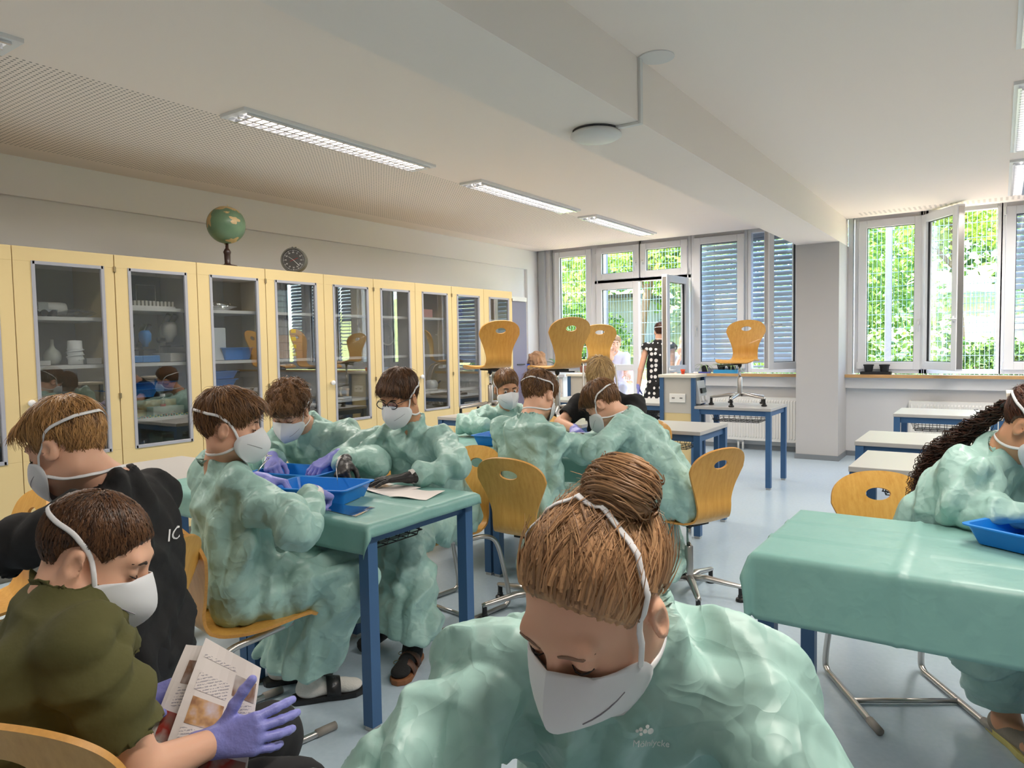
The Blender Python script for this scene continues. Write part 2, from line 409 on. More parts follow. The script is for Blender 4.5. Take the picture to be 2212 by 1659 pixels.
# ================================================================== CEILING LUMINAIRES
M_LOUVRE = mat('louvre_aluminium', (.80,.80,.82), .22, metal=.85)
M_TUBE = mat('lit_tube', (1,1,1), .5, emit=(1,.93,.86), estr=5.0)
def luminaire(label, x, y0, y1, watts=None):
    w = .21; t = thing('ceiling_luminaire', label, 'ceiling light', (x, y0, ZC), group='recessed ceiling lights'); ln = y1-y0
    f = MB(); zf = -.012
    f.bx(0, w, 0, ln, -.004, 0)
    for a in ((-.018, .012, -.03, ln+.03), (w-.012, w+.018, -.03, ln+.03)): f.bx(a[0], a[1], a[2], a[3], zf-.008, 0)
    for a in ((-.03, .012), (ln-.012, ln+.03)): f.bx(.0122, w-.0122, a[0], a[1], zf-.008, 0)
    f.build('frame', M_WHITE, t)
    for q in (.3, .7):
        MB().tube([(w*q, .05, -.014), (w*q, ln-.05, -.014)], .008, 8).build('tube', M_TUBE, t, smooth=True)
    lv = MB(); n = int(ln/.06)
    for i in range(1, n):
        yy = ln*i/n
        for a, b in ((.014, w/2-.004), (w/2+.004, w-.014)): lv.add([(a,yy-.006,-.034),(b,yy-.006,-.034),(b,yy+.006,-.034),(a,yy+.006,-.034),(a,yy,-.008),(b,yy,-.008)], [(0,1,2,3),(0,4,5,1),(2,5,4,3),(0,3,4),(1,5,2)])
    for xx in (.012, w/2, w-.012): lv.add([(xx-.009,.012,-.034),(xx+.009,.012,-.034),(xx,.012,-.006),(xx-.009,ln-.012,-.034),(xx+.009,ln-.012,-.034),(xx,ln-.012,-.006)], [(0,1,4,3),(1,2,5,4),(2,0,3,5),(0,2,1),(3,4,5)])
    lv.build('louvre', M_LOUVRE, t)
    ld = bpy.data.lights.new('tube_light', 'AREA'); ld.shape = 'RECTANGLE'; ld.size = w*.9; ld.size_y = ln*.95; ld.energy = watts or TUBE_W; ld.color = (1, .91, .82); ld.spread = R(164)
    lo = bpy.data.objects.new('tube_light', ld); COL.objects.link(lo); lo.parent = t; lo.location = (w/2, ln/2, -.037)
    return t
for i, (y0, y1, s) in enumerate(((-.1, 1.5, 'at the left picture edge'), (2.73, 4.43, 'nearest over the cabinets, louvres clearly seen'), (5.1, 6.83, 'second along the cabinet side'), (7.26, 8.9, 'farthest on the cabinet side, close to the windows'))):
    luminaire('recessed louvred ceiling light '+s, -3.99, y0, y1)
for i, (y0, y1, s) in enumerate(((.4, 2.05, 'above the foreground, out of the picture'), (2.73, 4.43, 'at the top right picture corner'), (5.1, 6.85, 'at the right edge, larger of the two pink ones'), (7.29, 8.92, 'at the right edge by the slotted ceiling strip'))):
    luminaire('recessed louvred ceiling light '+s, .06, y0, y1)
# ceiling mounted access point disc and its cable duct
t = thing('ceiling_sensor_disc', 'white round disc fixed under the concrete ceiling beam', 'sensor', (-1.80, 3.46, 2.56))
MB().lathe([(.04,-.004),(.115,-.004),(.135,-.02),(.138,-.032),(.11,-.048),(.05,-.056),(.001,-.057)], 32).build('housing', mat('disc_white', (.78,.77,.75), .4), t, smooth=True)
MB().lathe([(.07,0),(.125,0),(.125,-.008),(.07,-.008)], 32).build('mounting_plate', M_DARK, t, smooth=False)
t = thing('cable_duct', 'thin white cable duct bending around the beam edge to the disc', 'cable duct', (0,0,0))
MB().bx(-1.68, -1.55, 3.445, 3.475, 2.545, 2.56).bx(-1.55, -1.535, 3.445, 3.475, 2.545, ZC).build('duct', mat('duct_white', (.78,.77,.75), .45), t, bevel=.002)
MB().lathe([(.001,0),(.09,0),(.09,-.006),(.001,-.006)], 28, Matrix.Translation((-1.47, 3.5, ZC))).build('cover_disc', mat('disc_white'), t)

# ================================================================== OUTSIDE
def leaf_mat(name, c1, c2, tr=.5):
    m = bpy.data.materials.new(name); m.use_nodes = True; nt = m.node_tree; nt.nodes.clear()
    g = nt.nodes.new('ShaderNodeNewGeometry'); ra = nt.nodes.new('ShaderNodeValToRGB'); ra.color_ramp.elements[0].color = (*c1,1); ra.color_ramp.elements[1].color = (*c2,1)
    nt.links.new(g.outputs['Random Per Island'], ra.inputs[0])
    d = nt.nodes.new('ShaderNodeBsdfDiffuse'); t = nt.nodes.new('ShaderNodeBsdfTranslucent'); mx = nt.nodes.new('ShaderNodeMixShader'); mx.inputs[0].default_value = tr
    o = nt.nodes.new('ShaderNodeOutputMaterial')
    for n in (d, t): nt.links.new(ra.outputs[0], n.inputs[0])
    nt.links.new(d.outputs[0], mx.inputs[1]); nt.links.new(t.outputs[0], mx.inputs[2]); nt.links.new(mx.outputs[0], o.inputs[0])
    return m
LEAF1 = leaf_mat('leaf_bright', L((122,158,76)), L((205,214,120)))
LEAF2 = leaf_mat('leaf_green', L((64,110,50)), L((156,184,96)))
LEAF3 = leaf_mat('leaf_dark', L((38,62,40)), L((104,134,74)))
BARK = mat('bark', L((110,92,76)), .9, var=.3, vscale=12, bump=.6, bscale=25)
def leaves(n, blobs, size, seed):
    g = np.random.default_rng(seed); V = []
    w = np.array([b[3]*b[4]*b[5] for b in blobs]); w = w/w.sum(); ks = g.choice(len(blobs), n, p=w)
    B = np.array(blobs)[ks]; d = g.normal(size=(n,3)); d /= np.linalg.norm(d, axis=1)[:,None]; rr = g.uniform(.55, 1.0, n)[:,None]
    P = B[:,:3]+d*B[:,3:6]*rr
    a = g.normal(size=(n,3)); a[:,2] *= .6; a /= np.linalg.norm(a, axis=1)[:,None]; b = np.cross(a, g.normal(size=(n,3))); b /= np.linalg.norm(b, axis=1)[:,None]
    s = (size*g.uniform(.6,1.4,n))[:,None]
    V = np.stack([P-a*s, P+b*s*.55, P+a*s, P-b*s*.55], 1).reshape(-1,3)
    return V, np.arange(n*4).reshape(-1,4)
def tree(label, x, y, h, blobs, n, lm, size, seed, tr=.12, lean=0, cat='tree', name='garden_tree'):
    t = thing(name, label, cat, (x, y, 0), group='trees and bushes behind the fence')
    V, Fq = leaves(n, blobs, size, seed); o = obj('foliage', np_mesh('foliage', V, Fq, lm, False), t)
    mb = MB(); mb.tube(spline([(0,0,0),(lean*.3,0,h*.3),(lean,0,h*.65),(lean*1.4,.1,h*.9)], 6), [tr*(1-.6*i/18) for i in range(19)], 8)
    for k in range(4):
        a = seed+k*1.7; mb.tube([(lean*.6,0,h*(.4+.1*k)), (lean*.6+math.cos(a)*.7, math.sin(a)*.7, h*(.55+.1*k)), (lean*.6+math.cos(a)*1.2, math.sin(a)*1.2, h*(.72+.09*k))], [tr*.5, tr*.3, tr*.1], 6)
    mb.build('trunk', BARK, t, smooth=True)
    return t
def garden():
    gm = mat('lawn', L((150,158,96)), .95, var=.35, vscale=3); 
    g = MB(); n = 26
    for j in range(n):
        for i in range(n):
            x = -22+44*i/(n-1); yy = 10.0+26*j/(n-1); z = -.12 if yy < 13 else -.12+(yy-13)*.22+.2*math.sin(x*.7+j)
            g.v.append(Vector((x, yy, z)))
    for j in range(n-1):
        for i in range(n-1): g.f.append((j*n+i, j*n+i+1, (j+1)*n+i+1, (j+1)*n+i))
    g.build('ground_lawn', gm, smooth=True)['kind'] = 'structure'
    MB().bx(-22, 22, YB+.3, 12.2, -.3, -.02).build('ground_terrace', mat('terrace_paving', L((226,196,186)), .9, var=.12, vscale=2))['kind'] = 'structure'
    MB().bx(-30, 30, YF-12, YB+.3, 2.95+.43, 3.6).build('roof_slab', mat('roof', (.4,.4,.4), .9))['kind'] = 'structure'
    # trees: blobs are (x,y,z,rx,ry,rz) about the trunk foot
    tree('tall bright maple with a forked trunk outside the glazed door', -7.6, 16.6, 6.5, [(0,0,5,2.6,2.2,1.8),(-1.6,-.4,3.6,1.4,1.2,1.2),(1.7,-.5,3.9,1.5,1.3,1.3),(.3,-1.2,4.4,1.6,1,1.6)], 7000, LEAF1, .085, 3, .15, .7)
    tree('slim dark-trunked tree seen through the open garden door', -5.9, 17.5, 6, [(0,0,4.6,2.2,1.8,1.6),(.9,-.8,3.4,1.2,1,.9),(-1,-.6,3.7,1.2,1,1.1)], 5500, LEAF2, .085, 4, .14, -.3)
    tree('loose pale tree filling the narrow window beside the wall', -10.8, 17.8, 6.5, [(0,0,4.6,2.0,1.6,2.0),(.6,-.6,2.8,1.5,1.0,1.1),(-1,-.3,3.6,1.2,1,1)], 5500, LEAF1, .09, 5, .13, .2)
    tree('round bush in front of the trees behind the glazed door', -9.3, 16.6, 2.4, [(0,0,1.6,1.6,1,.9),(-1.6,0,1.3,1.0,.8,.8)], 4200, LEAF2, .07, 6, .06, 0, 'bush', 'garden_bush')
    tree('dense leafy bush behind the galvanised fence post', -2.6, 14.6, 4.5, [(0,0,2.8,1.5,1.1,1.9),(-.9,.2,1.6,1.2,1,1.4),(.9,.1,1.5,1.2,.9,1.3)], 9000, LEAF2, .06, 7, .08, .2, 'bush', 'garden_bush')
    tree('bright hazel with drooping leaves beyond the open right casement', -.6, 16.6, 5.5, [(0,0,4.6,1.9,1.4,1.3),(.9,-.5,3.6,1.1,.9,.6),(-1.3,.2,3.6,1.3,1,1.2)], 6000, LEAF1, .08, 8, .1, -.2)
    tree('shaded dark conifer at the back right of the garden', 1.6, 20.5, 8, [(0,0,5.6,1.9,1.5,2.4),(0,0,3.6,2.2,1.8,1.6)], 5000, LEAF3, .09, 9, .2, 0)
    tree('grey-green low shrub at the foot of the right-hand slope', -.05, 14.0, 1.2, [(0,0,.95,.75,.5,.5),(.4,0,.7,.5,.4,.4)], 2600, LEAF3, .045, 10, .03, 0, 'bush', 'garden_bush')
    tree('broad dark tree at the very back of the garden', -4.5, 24, 8.5, [(0,0,6,3.4,2,2.6),(-4,0,5.5,3,2,2.6),(4,0,5.5,3,2,2.4)], 7000, LEAF3, .12, 11, .25, 0)
    tree('tall broad tree rising behind the pale one at the far end', -14.5, 22, 8.5, [(0,0,6,3,2,2.8),(3,0,5.6,2.6,2,2.6),(6,0,4,2,2,2)], 7000, LEAF2, .12, 12, .25, 0)
    tree('sunlit tree crown closing the view over the right slope', 5.5, 22, 8, [(0,0,5.4,3,2,2.6),(-2.2,0,4.6,2,1.6,2)], 5000, LEAF2, .11, 13, .25, 0)
    # double-wire mesh fence along the garden
    fm = mat('fence_green_steel', L((120,150,160)), .5, metal=.4)
    def fence(label, x0, x1, y, z0, z1, px, pz, r, posts):
        t = thing('mesh_fence', label, 'fence', (x0, y, z0), group='wire mesh fences outside'); ln = x1-x0; h = z1-z0
        mb = MB(); k = int(ln/px)
        for i in range(k+1): mb.tube([(i*px, 0, 0), (i*px, 0, h)], r, 4, caps=False)
        mb.build('upright_wires', fm, t)['kind'] = 'stuff'
        me = MB().tube([(0, .01, 0), (ln, .01, 0)], r*1.3, 5).mesh('rail_wire', fm)
        z = .03
        while z < h: obj('rail_wire', me, t, (0, 0, z)); z += pz
        pm = mat('galvanised_post', L((120,127,142)), .6, metal=.2, var=.15, vscale=20)
        for p in posts: MB().bx(p-x0-.04, p-x0+.04, -.09, -.02, -z0-.1, h+.1).build('post', pm, t, bevel=.004)
    fence('tall wire mesh fence running along outside all the windows', -11.5, 3.5, 11.6, -.05, 3.3, .055, .2, .003, (-11.0, -8.4, -5.85, -1.33, 1.3, 3.3))
    fence('paler wire mesh fence climbing the slope far at the right', -2.2, 3.0, 17.4, .7, 2.6, .06, .2, .005, (.62, 2.9))
    # grey garden shed behind the trees
    t = thing('garden_shed', 'grey plank shed behind the trees at the far garden end', 'shed', (-11.6, 19.6, .8), group=None)
    sm = mat('shed_grey', L((150,155,160)), .8); pl = MB().bx(0, .19, 0, .03, 0, 2.0).mesh('plank', sm)
    for i in range(26): obj('plank', pl, t, (-2.6+i*.2, 0, 0))
    MB().bx(-2.65, 2.65, .04, 2, 0, 1.98).build('body', sm, t); MB().bx(-2.8, 2.8, -.2, 2.2, 2.0, 2.1).build('roof_sheet', M_DARK, t)
garden()
# ================================================================== FURNITURE
TZ = .78
def make_table(w=.75, d=.63):
    """student table, origin at its near left floor corner"""
    t = thing('student_table', '-', 'table')
    MB().bx(0, w, 0, d, TZ-.028, TZ).build('table_top', M_GREYLAM, t, bevel=.003)
    f = MB(); k = .02
    f.bx(k, w-k, k, k+.03, TZ-.078, TZ-.03); f.bx(k, w-k, d-k-.03, d-k, TZ-.078, TZ-.03); f.bx(k, k+.03, k, d-k, TZ-.078, TZ-.03); f.bx(w-k-.03, w-k, k, d-k, TZ-.078, TZ-.03)
    f.build('apron_frame', M_BLUE, t)
    lm = MB().bx(-.024, .024, -.024, .024, .018, TZ-.03).mesh('leg', M_BLUE); gm = MB().bx(-.02, .02, -.02, .02, 0, .018).mesh('glide', M_STEEL)
    for x in (.028, w-.028):
        for y in (.028, d-.028):
            l = obj('leg', lm, t, (x, y, 0)); obj('glide', gm, l)
    b = MB(); x0, x1, y0, y1, zt, zb = .12, w-.12, .10, d-.16, TZ-.08, TZ-.155
    for z, ins in ((zt, 0), (zb+.02, .02), (zb, .035)): b.tube([(x0+ins,y0+ins,z),(x1-ins,y0+ins,z),(x1-ins,y1-ins,z),(x0+ins,y1-ins,z)], .0028, 5, closed=True)
    n = 9
    for i in range(n):
        x = x0+.035+(x1-x0-.07)*i/(n-1); b.tube([(x,y0,zt),(x,y0+.035,zb),(x,y1-.035,zb),(x,y1,zt)], .0022, 5)
    for i in range(6):
        y = y0+.035+(y1-y0-.07)*i/5; b.tube([(x0,y,zt),(x0+.035,y,zb),(x1-.035,y,zb),(x1,y,zt)], .0022, 5)
    b.build('wire_basket', M_BLACK, t)
    return t
T0 = make_table(); used = [False]
def table(x, y, label, rz=0):
    if not used[0]: used[0] = True; t = T0; t.location = (x, y, 0); t['label'] = label; t['group'] = 'student tables in rows'
    else: t = dup(T0, (x, y, 0), rz, label, 'student tables in rows')
    return t
table(-4.13, 1.80, 'bare grey student table in front of the cabinets behind the gowned boys')
table(-3.38, 1.80, 'student table between the bare one and the corner table with trays')
table(-2.63, 1.80, 'corner table with blue legs, draped where the boy in slides sits')
table(-4.08, 3.49, 'table end hidden behind the curly-haired boy, second row')
table(-3.32, 3.49, 'draped second-row table under the single blue tray')
table(-2.56, 3.49, 'draped second-row table with black wire basket showing beneath')
table(-4.26, 4.99, 'third-row table at the cabinets carrying a swivel chair')
table(-3.49, 4.97, 'third-row table carrying the second swivel chair, hidden by the boys')
table(-2.51, 4.94, 'third-row table with grey top beside the swivel chair back')
table(-4.42, 7.12, 'fourth-row table carrying the small sled chair')
table(-3.67, 7.12, 'fourth-row table in front of the woman in the dotted dress')
table(-2.53, 6.93, 'fourth-row table with a swivel chair standing on it by the radiator')
table(-.625, 3.92, 'nearest bare table of the right block behind the curly-haired girl')
table(.13, 3.92, 'right block table hidden behind the curly-haired girl, first bare row')
table(-.75, 4.92, 'middle bare table of the right block with bright reflections')
table(.0, 4.92, 'right block table beside the middle bare one, behind the girl')
table(-.75, 6.90, 'rear bare table of the right block with a small black clip')
table(.0, 6.90, 'rear right table under the window, at the picture edge')
table(-.60, 2.17, 'draped table of the right block, cloth hanging low in front')
table(.16, 2.17, 'draped table under the right blue tray at the picture edge')
table(-.62, .08, 'table at which the girl with the bun sits, below the picture')

# ---- plywood chairs
def shell_map(u, v):
    """u along the shell from seat front (0) to back top (1), v across in metres -> x, y(forward), z"""
    return None
PROF = [(.225,.428),(.20,.446),(.15,.455),(.08,.452),(0,.444),(-.08,.442),(-.145,.452),(-.178,.485),(-.188,.53),(-.186,.575),(-.192,.63),(-.205,.69),(-.222,.75),(-.243,.81),(-.268,.865)]
PS = spline([(a, b, 0) for a, b in PROF], 6)
def _arc_len():
    s = [0]
    for a, b in zip(PS, PS[1:]): s.append(s[-1]+(b-a).length)
    return s
PSL = _arc_len(); SHL = PSL[-1]
def prof_at(s):
    s = max(0, min(SHL, s))
    for i in range(len(PSL)-1):
        if PSL[i+1] >= s:
            t = (s-PSL[i])/max(1e-9, PSL[i+1]-PSL[i]); p = PS[i].lerp(PS[i+1], t); d = (PS[i+1]-PS[i]).normalized()
            return p.x, p.y, d.x, d.y
    return PS[-1].x, PS[-1].y, 0, 1
HS = SHL-.098
def chair_shell():
    # half width along arc length s (metres from the seat front)
    ctrl = [(0,.125),(.012,.160),(.04,.186),(.12,.198),(.22,.195),(.30,.175),(.36,.148),(.42,.130),(.47,.126),(.52,.132),(.58,.152),(.64,.180)]
    s0 = SHL-.135
    for k in range(13):
        q = k/12; a_ = math.sin(q*PI/2); ctrl.append((s0+.135*a_, .2*(1-a_**2.6)**(1/2.2) if k < 12 else .012))
    out = []
    ss = [c[0] for c in ctrl]; ws = [c[1] for c in ctrl]
    pts = spline([(a, b, 0) for a, b in ctrl], 4)
    right = [(p.y, p.x) for p in pts]; left = [(-p.y, p.x) for p in reversed(pts)]
    outline = right+left
    hole = [(.052*math.cos(a), HS+.026*math.sin(a)) for a in [2*PI*k/24 for k in range(24)]]
    P = [Vector((x, s)) for x, s in outline]+[Vector(q) for q in hole]
    no, nh = len(outline), len(hole)
    E = [(i, (i+1) % no) for i in range(no)]+[(no+i, no+(i+1) % nh) for i in range(nh)]
    for i in range(-8, 9):
        for j in range(1, 42):
            x, s = i*.024, j*SHL/42; w = np.interp(s, [p.x for p in pts], [p.y for p in pts])
            if abs(x) < w-.012 and ((x/.066)**2+((s-HS)/.040)**2) > 1: P.append(Vector((x, s)))
    vo, eo, fo, ov, oe, of = delaunay_2d_cdt(P, E, [], 0, 1e-6)
    fs = []
    for f in fo:
        c = sum((vo[i] for i in f), Vector((0,0)))/len(f); w = np.interp(c.y, [p.x for p in pts], [p.y for p in pts])
        if (c.x/.052)**2+((c.y-HS)/.026)**2 < .98 or abs(c.x) > w*1.001: continue
        fs.append(tuple(f))
    def m3(x, s, off):
        y, z, dy, dz = prof_at(s); ny, nz = -dz, dy       # normal towards the sitter is (-dz,dy) rotated
        if s > .40: cup = .10*x*x*12*min(1, (s-.4)/.2)*.35; 
        else: cup = .25*x*x*(1 if s > .05 else .3)
        return Vector((x, y-(-ny)*0+(-ny)*0, z))+Vector((0, ny, nz))*0+Vector((0, (cup if s > .40 else 0), (cup if s <= .40 else 0)))+Vector((0, -dz, dy)).normalized()*off*(-1)
    mb = MB(); n = len(vo); th = .0055
    for off in (th, -th):
        for p in vo: mb.v.append(m3(p.x, p.y, off))
    # orientation
    for f in fs:
        mb.f.append(tuple(f)); mb.f.append(tuple(n+i for i in reversed(f)))
    cnt = {}
    for f in fs:
        for a, b in zip(f, f[1:]+f[:1]): cnt[(a, b)] = 1
    rim = [(a, b) for (a, b) in cnt if (b, a) not in cnt]
    for a, b in rim: mb.f.append((b, a, n+a, n+b))
    me = mb.mesh('plywood_shell', M_CHAIR, True); me.materials.append(M_CHAIREDGE)
    bm = bmesh.new(); bm.from_mesh(me); bmesh.ops.recalc_face_normals(bm, faces=bm.faces)
    for i, f in enumerate(bm.faces):
        if i >= 2*len(fs): f.material_index = 1
    for e in bm.edges:
        if len(e.link_faces) == 2 and e.calc_face_angle(0) > R(50): e.smooth = False
    bm.to_mesh(me); bm.free(); return me
SHELL = chair_shell()
def make_swivel():
    t = thing('swivel_chair', '-', 'chair'); obj('plywood_shell', SHELL, t)
    MB().lathe([(.024,.10),(.024,.28),(.021,.285),(.0,.285)], 16).build('column', M_STEEL, t, smooth=False, autosmooth=40)
    MB().lathe([(.014,.28),(.014,.425)], 14).build('gas_spring', M_CHROME, t, smooth=True)
    MB().bx(-.06, .06, -.09, .09, .418, .434).lathe([(.018,.39),(.022,.425)], 12).build('seat_plate', M_BLACK, t)
    MB().tube([(.0,.03,.412),(.10,.05,.408),(.16,.06,.405)], .006, 6).box((.18,.062,.404), (.055,.028,.012)).build('lever', M_BLACK, t)
    arm = MB(); arm.tube([(.02,0,.105),(.10,0,.108),(.20,0,.092),(.272,0,.082),(.29,0,.078)], [.024,.023,.019,.016,.014], 8, flat=(.8,1.0)); am = arm.mesh('base_arm', M_STEEL, True)
    gl = MB().lathe([(.013,.078),(.013,.035),(.016,.033),(.016,.022),(.026,.016),(.028,.006),(.024,0),(.001,0)], 14, Matrix.Translation((.278,0,0))).mesh('glide', M_BLACK)
    for k in range(5):
        a = obj('base_arm', am, t); a.rotation_euler = (0, 0, R(18+72*k)); obj('glide', gl, a)
    return t
def make_sled():
    t = thing('sled_chair', '-', 'chair'); obj('plywood_shell', SHELL, t)
    f = MB(); r = .0125
    for s in (-1, 1):
        P = spline([(s*.13,.13,.425),(s*.15,-.02,.415),(s*.17,-.12,.41),(s*.185,-.185,.36),(s*.195,-.23,.20),(s*.20,-.255,.06),(s*.20,-.235,.018),(s*.20,-.15,.0135),(s*.205,.24,.0135)], 6)
        f.tube(P, r, 10)
    f.build('tube_frame', M_STEEL, t, smooth=True)
    MB().tube([(-.20,.02,.0145),(.20,.02,.0145)], .010, 8).build('cross_bar', M_STEEL, t, smooth=True)
    MB().tube([(-.14,.1,.423),(.14,.1,.423)], .011, 8).build('seat_bar', M_STEEL, t, smooth=True)
    cap = mat('runner_cap', L((150,145,138)), .5)
    for s in (-1, 1): MB().tube([(s*.205,.17,.0155),(s*.205,.25,.0155)], .0155, 10).build('runner_cap', cap, t, smooth=True)
    return t
SW0, SD0 = make_swivel(), make_sled(); used_c = {'w': False, 's': False}
def chair(kind, x, y, z, face, label, group='plywood shell chairs'):
    """face: heading in degrees of the sitter (0 = +y, positive to the left)"""
    src = SW0 if kind == 'w' else SD0
    if not used_c[kind]: used_c[kind] = True; c = src; c.location = (x, y, z); c.rotation_euler = (0, 0, R(face)); c['label'] = label; c['group'] = group
    else: c = dup(src, (x, y, z), R(face), label, group)
    return c
chair('s', -2.27, 1.54, 0, -10, 'sled chair carrying the gowned boy with slides, side view')
chair('s', -2.24, 1.03, 0, 115, 'sled chair of the boy in the black T-shirt, edge-on')
chair('s', -3.24, 1.02, 0, 172, 'empty sled chair behind the arm of the boy in black')
chair('s', -1.37, .645, 0, 25, 'sled chair of the boy in the olive T-shirt, back top showing')
chair('s', -2.42, 2.90, 0, 172, 'sled chair of the boy with glasses, hidden behind his gown')
chair('s', -3.05, 2.90, 0, 180, 'sled chair of the curly-haired boy, behind his gown')
chair('w', -2.03, 3.13, 0, 3, 'swivel chair with oval hole under the boy seen from behind')
chair('w', -1.42, 3.80, 0, 66, 'swivel chair at the table end, its back standing free')
chair('s', -2.95, 4.55, 0, 190, 'sled chair of the short-haired boy at the second row far side')
chair('s', -2.12, 4.60, 0, 180, 'sled chair of the blond boy in black, hidden by him')
chair('s', -.29, 3.10, 0, 212, 'sled chair of the curly-haired girl with steel runners under the cloth')
chair('s', -.62, 1.13, 0, 190, 'sled chair under the foreground girl with the bun')
chair('w', -3.86, 5.28, TZ, 62, 'swivel chair standing on the table next to the cabinets')
chair('w', -3.12, 5.24, TZ, 62, 'swivel chair on the table in front of the paper bag')
chair('s', -3.90, 7.43, TZ, 40, 'small sled chair on a table before the glazed door')
chair('w', -2.17, 7.25, TZ+.0, 180, 'swivel chair standing on the table before the lowered blinds')

# ---- supply towers between the tables
M_TGREY = mat('tower_grey', L((196,192,184)), .5)
def tower(x, y, h, label, w=.36, d=.30, top=.40, sockets=True):
    t = thing('supply_tower', label, 'lab tower', (x, y, 0), group='media supply towers')
    MB().bx(-.02, w+.02, -.02, d+.02, h-.03, h).build('top_board', mat('tower_top', L((226,220,205)), .45), t, bevel=.004)
    MB().bx(.03, w-.03, .01, d-.01, .70, h-.03).build('socket_panel', M_TGREY, t)
    MB().bx(.03, w-.03, .012, d-.012, .08, .70).build('lower_panel', M_CREAM, t)
    for xx in (.012, w-.012):
        for yy in (.012, d-.012): MB().bx(xx-.02, xx+.02, yy-.02, yy+.02, 0, h-.03).build('post', M_BLUE, t)
    if sockets:
        s = MB().bx(w/2-.085, w/2+.085, -.004, .012, .81, .90).build('socket', mat('socket_white', (.85,.84,.80), .35), t, bevel=.004)
        q = MB()
        for k in (-.042, .042):
            for e in (-.008, .008): q.box((w/2+k+e, -.005, .856), (.009,.006,.012))
        q.build('contact_hole', M_DARK, s)
        # tilted meter panel on the side
        p = MB().add([(w+.004,.04,.80),(w+.05,.04,.80),(w+.012,.04,1.03),(w+.004,.04,1.03),(w+.004,.26,.80),(w+.05,.26,.80),(w+.012,.26,1.03),(w+.004,.26,1.03)], [(0,1,2,3),(7,6,5,4),(1,5,6,2),(0,4,5,1),(3,2,6,7),(0,3,7,4)]).build('meter_panel', mat('panel_light', L((205,208,210)), .4), t)
        MB().box((w+.037,.15,.93), (.03,.12,.05), (0, R(-9.5), 0)).build('meter_display', M_BLACK, p)
        MB().box((w+.046,.10,.85), (.02,.05,.05), (0, R(-9.5), 0)).box((w+.046,.20,.85), (.02,.05,.05), (0, R(-9.5), 0)).build('socket_insert', M_WHITE, p)
    return t
tower(-2.90, 6.96, 1.095, 'grey and cream supply tower with a red cup on top')
tower(-4.52, 7.86, 1.05, 'cream supply tower partly hidden behind the blond boy', sockets=False)
tower(.06, 5.62, 1.06, 'supply tower at the right edge, the rear and higher one', sockets=False)
tower(.03, 4.60, 1.02, 'supply tower at the right edge in front of the other', sockets=False, d=.25)

# ---- radiators
def radiator(label, x0, x1, y=9.40, z0=.13, z1=.70):
    t = thing('radiator', label, 'radiator', (x0, y, 0), group='white panel radiators'); w = x1-x0; m = mat('radiator_white', (.80,.79,.76), .4)
    mb = MB(); n = int(w/.0335); P = []
    for i in range(n):
        a = w*i/n; b = w/n
        for (q, dy) in ((0,0),(.22,-.008),(.5,-.008),(.72,0)): P.append((a+b*q, dy))
    P.append((w, 0))
    k = len(P)
    for (z, s) in ((z0,0),(z0+.03,0),(z0+.05,1),(z1-.05,1),(z1-.03,0),(z1,0)):
        for (x, dy) in P: mb.v.append(Vector((x, dy*s, z)))
    for j in range(5):
        for i in range(k-1): mb.f.append((j*k+i, j*k+i+1, (j+1)*k+i+1, (j+1)*k+i))
    mb.bx(0, w, .003, .09, z0, z1); mb.build('panel', m, t)
    MB().bx(-.012, 0, -.004, .10, z0+.01, z1+.004).bx(w, w+.012, -.004, .10, z0+.01, z1+.004).build('side_cover', m, t)
    p = MB()
    for dx in (.36, .42): p.tube([(dx, .03, 0), (dx, .03, z0+.01)], .014, 10)
    p.build('pipe', m, t, smooth=True); MB().bx(.345, .435, .01, .05, .105, z0).build('valve', M_STEEL, t)
    return t
radiator('ribbed white radiator under the window next to the column', -3.20, -2.10)
radiator('ribbed white radiator under the right windows behind the rear table', -.85, .9)
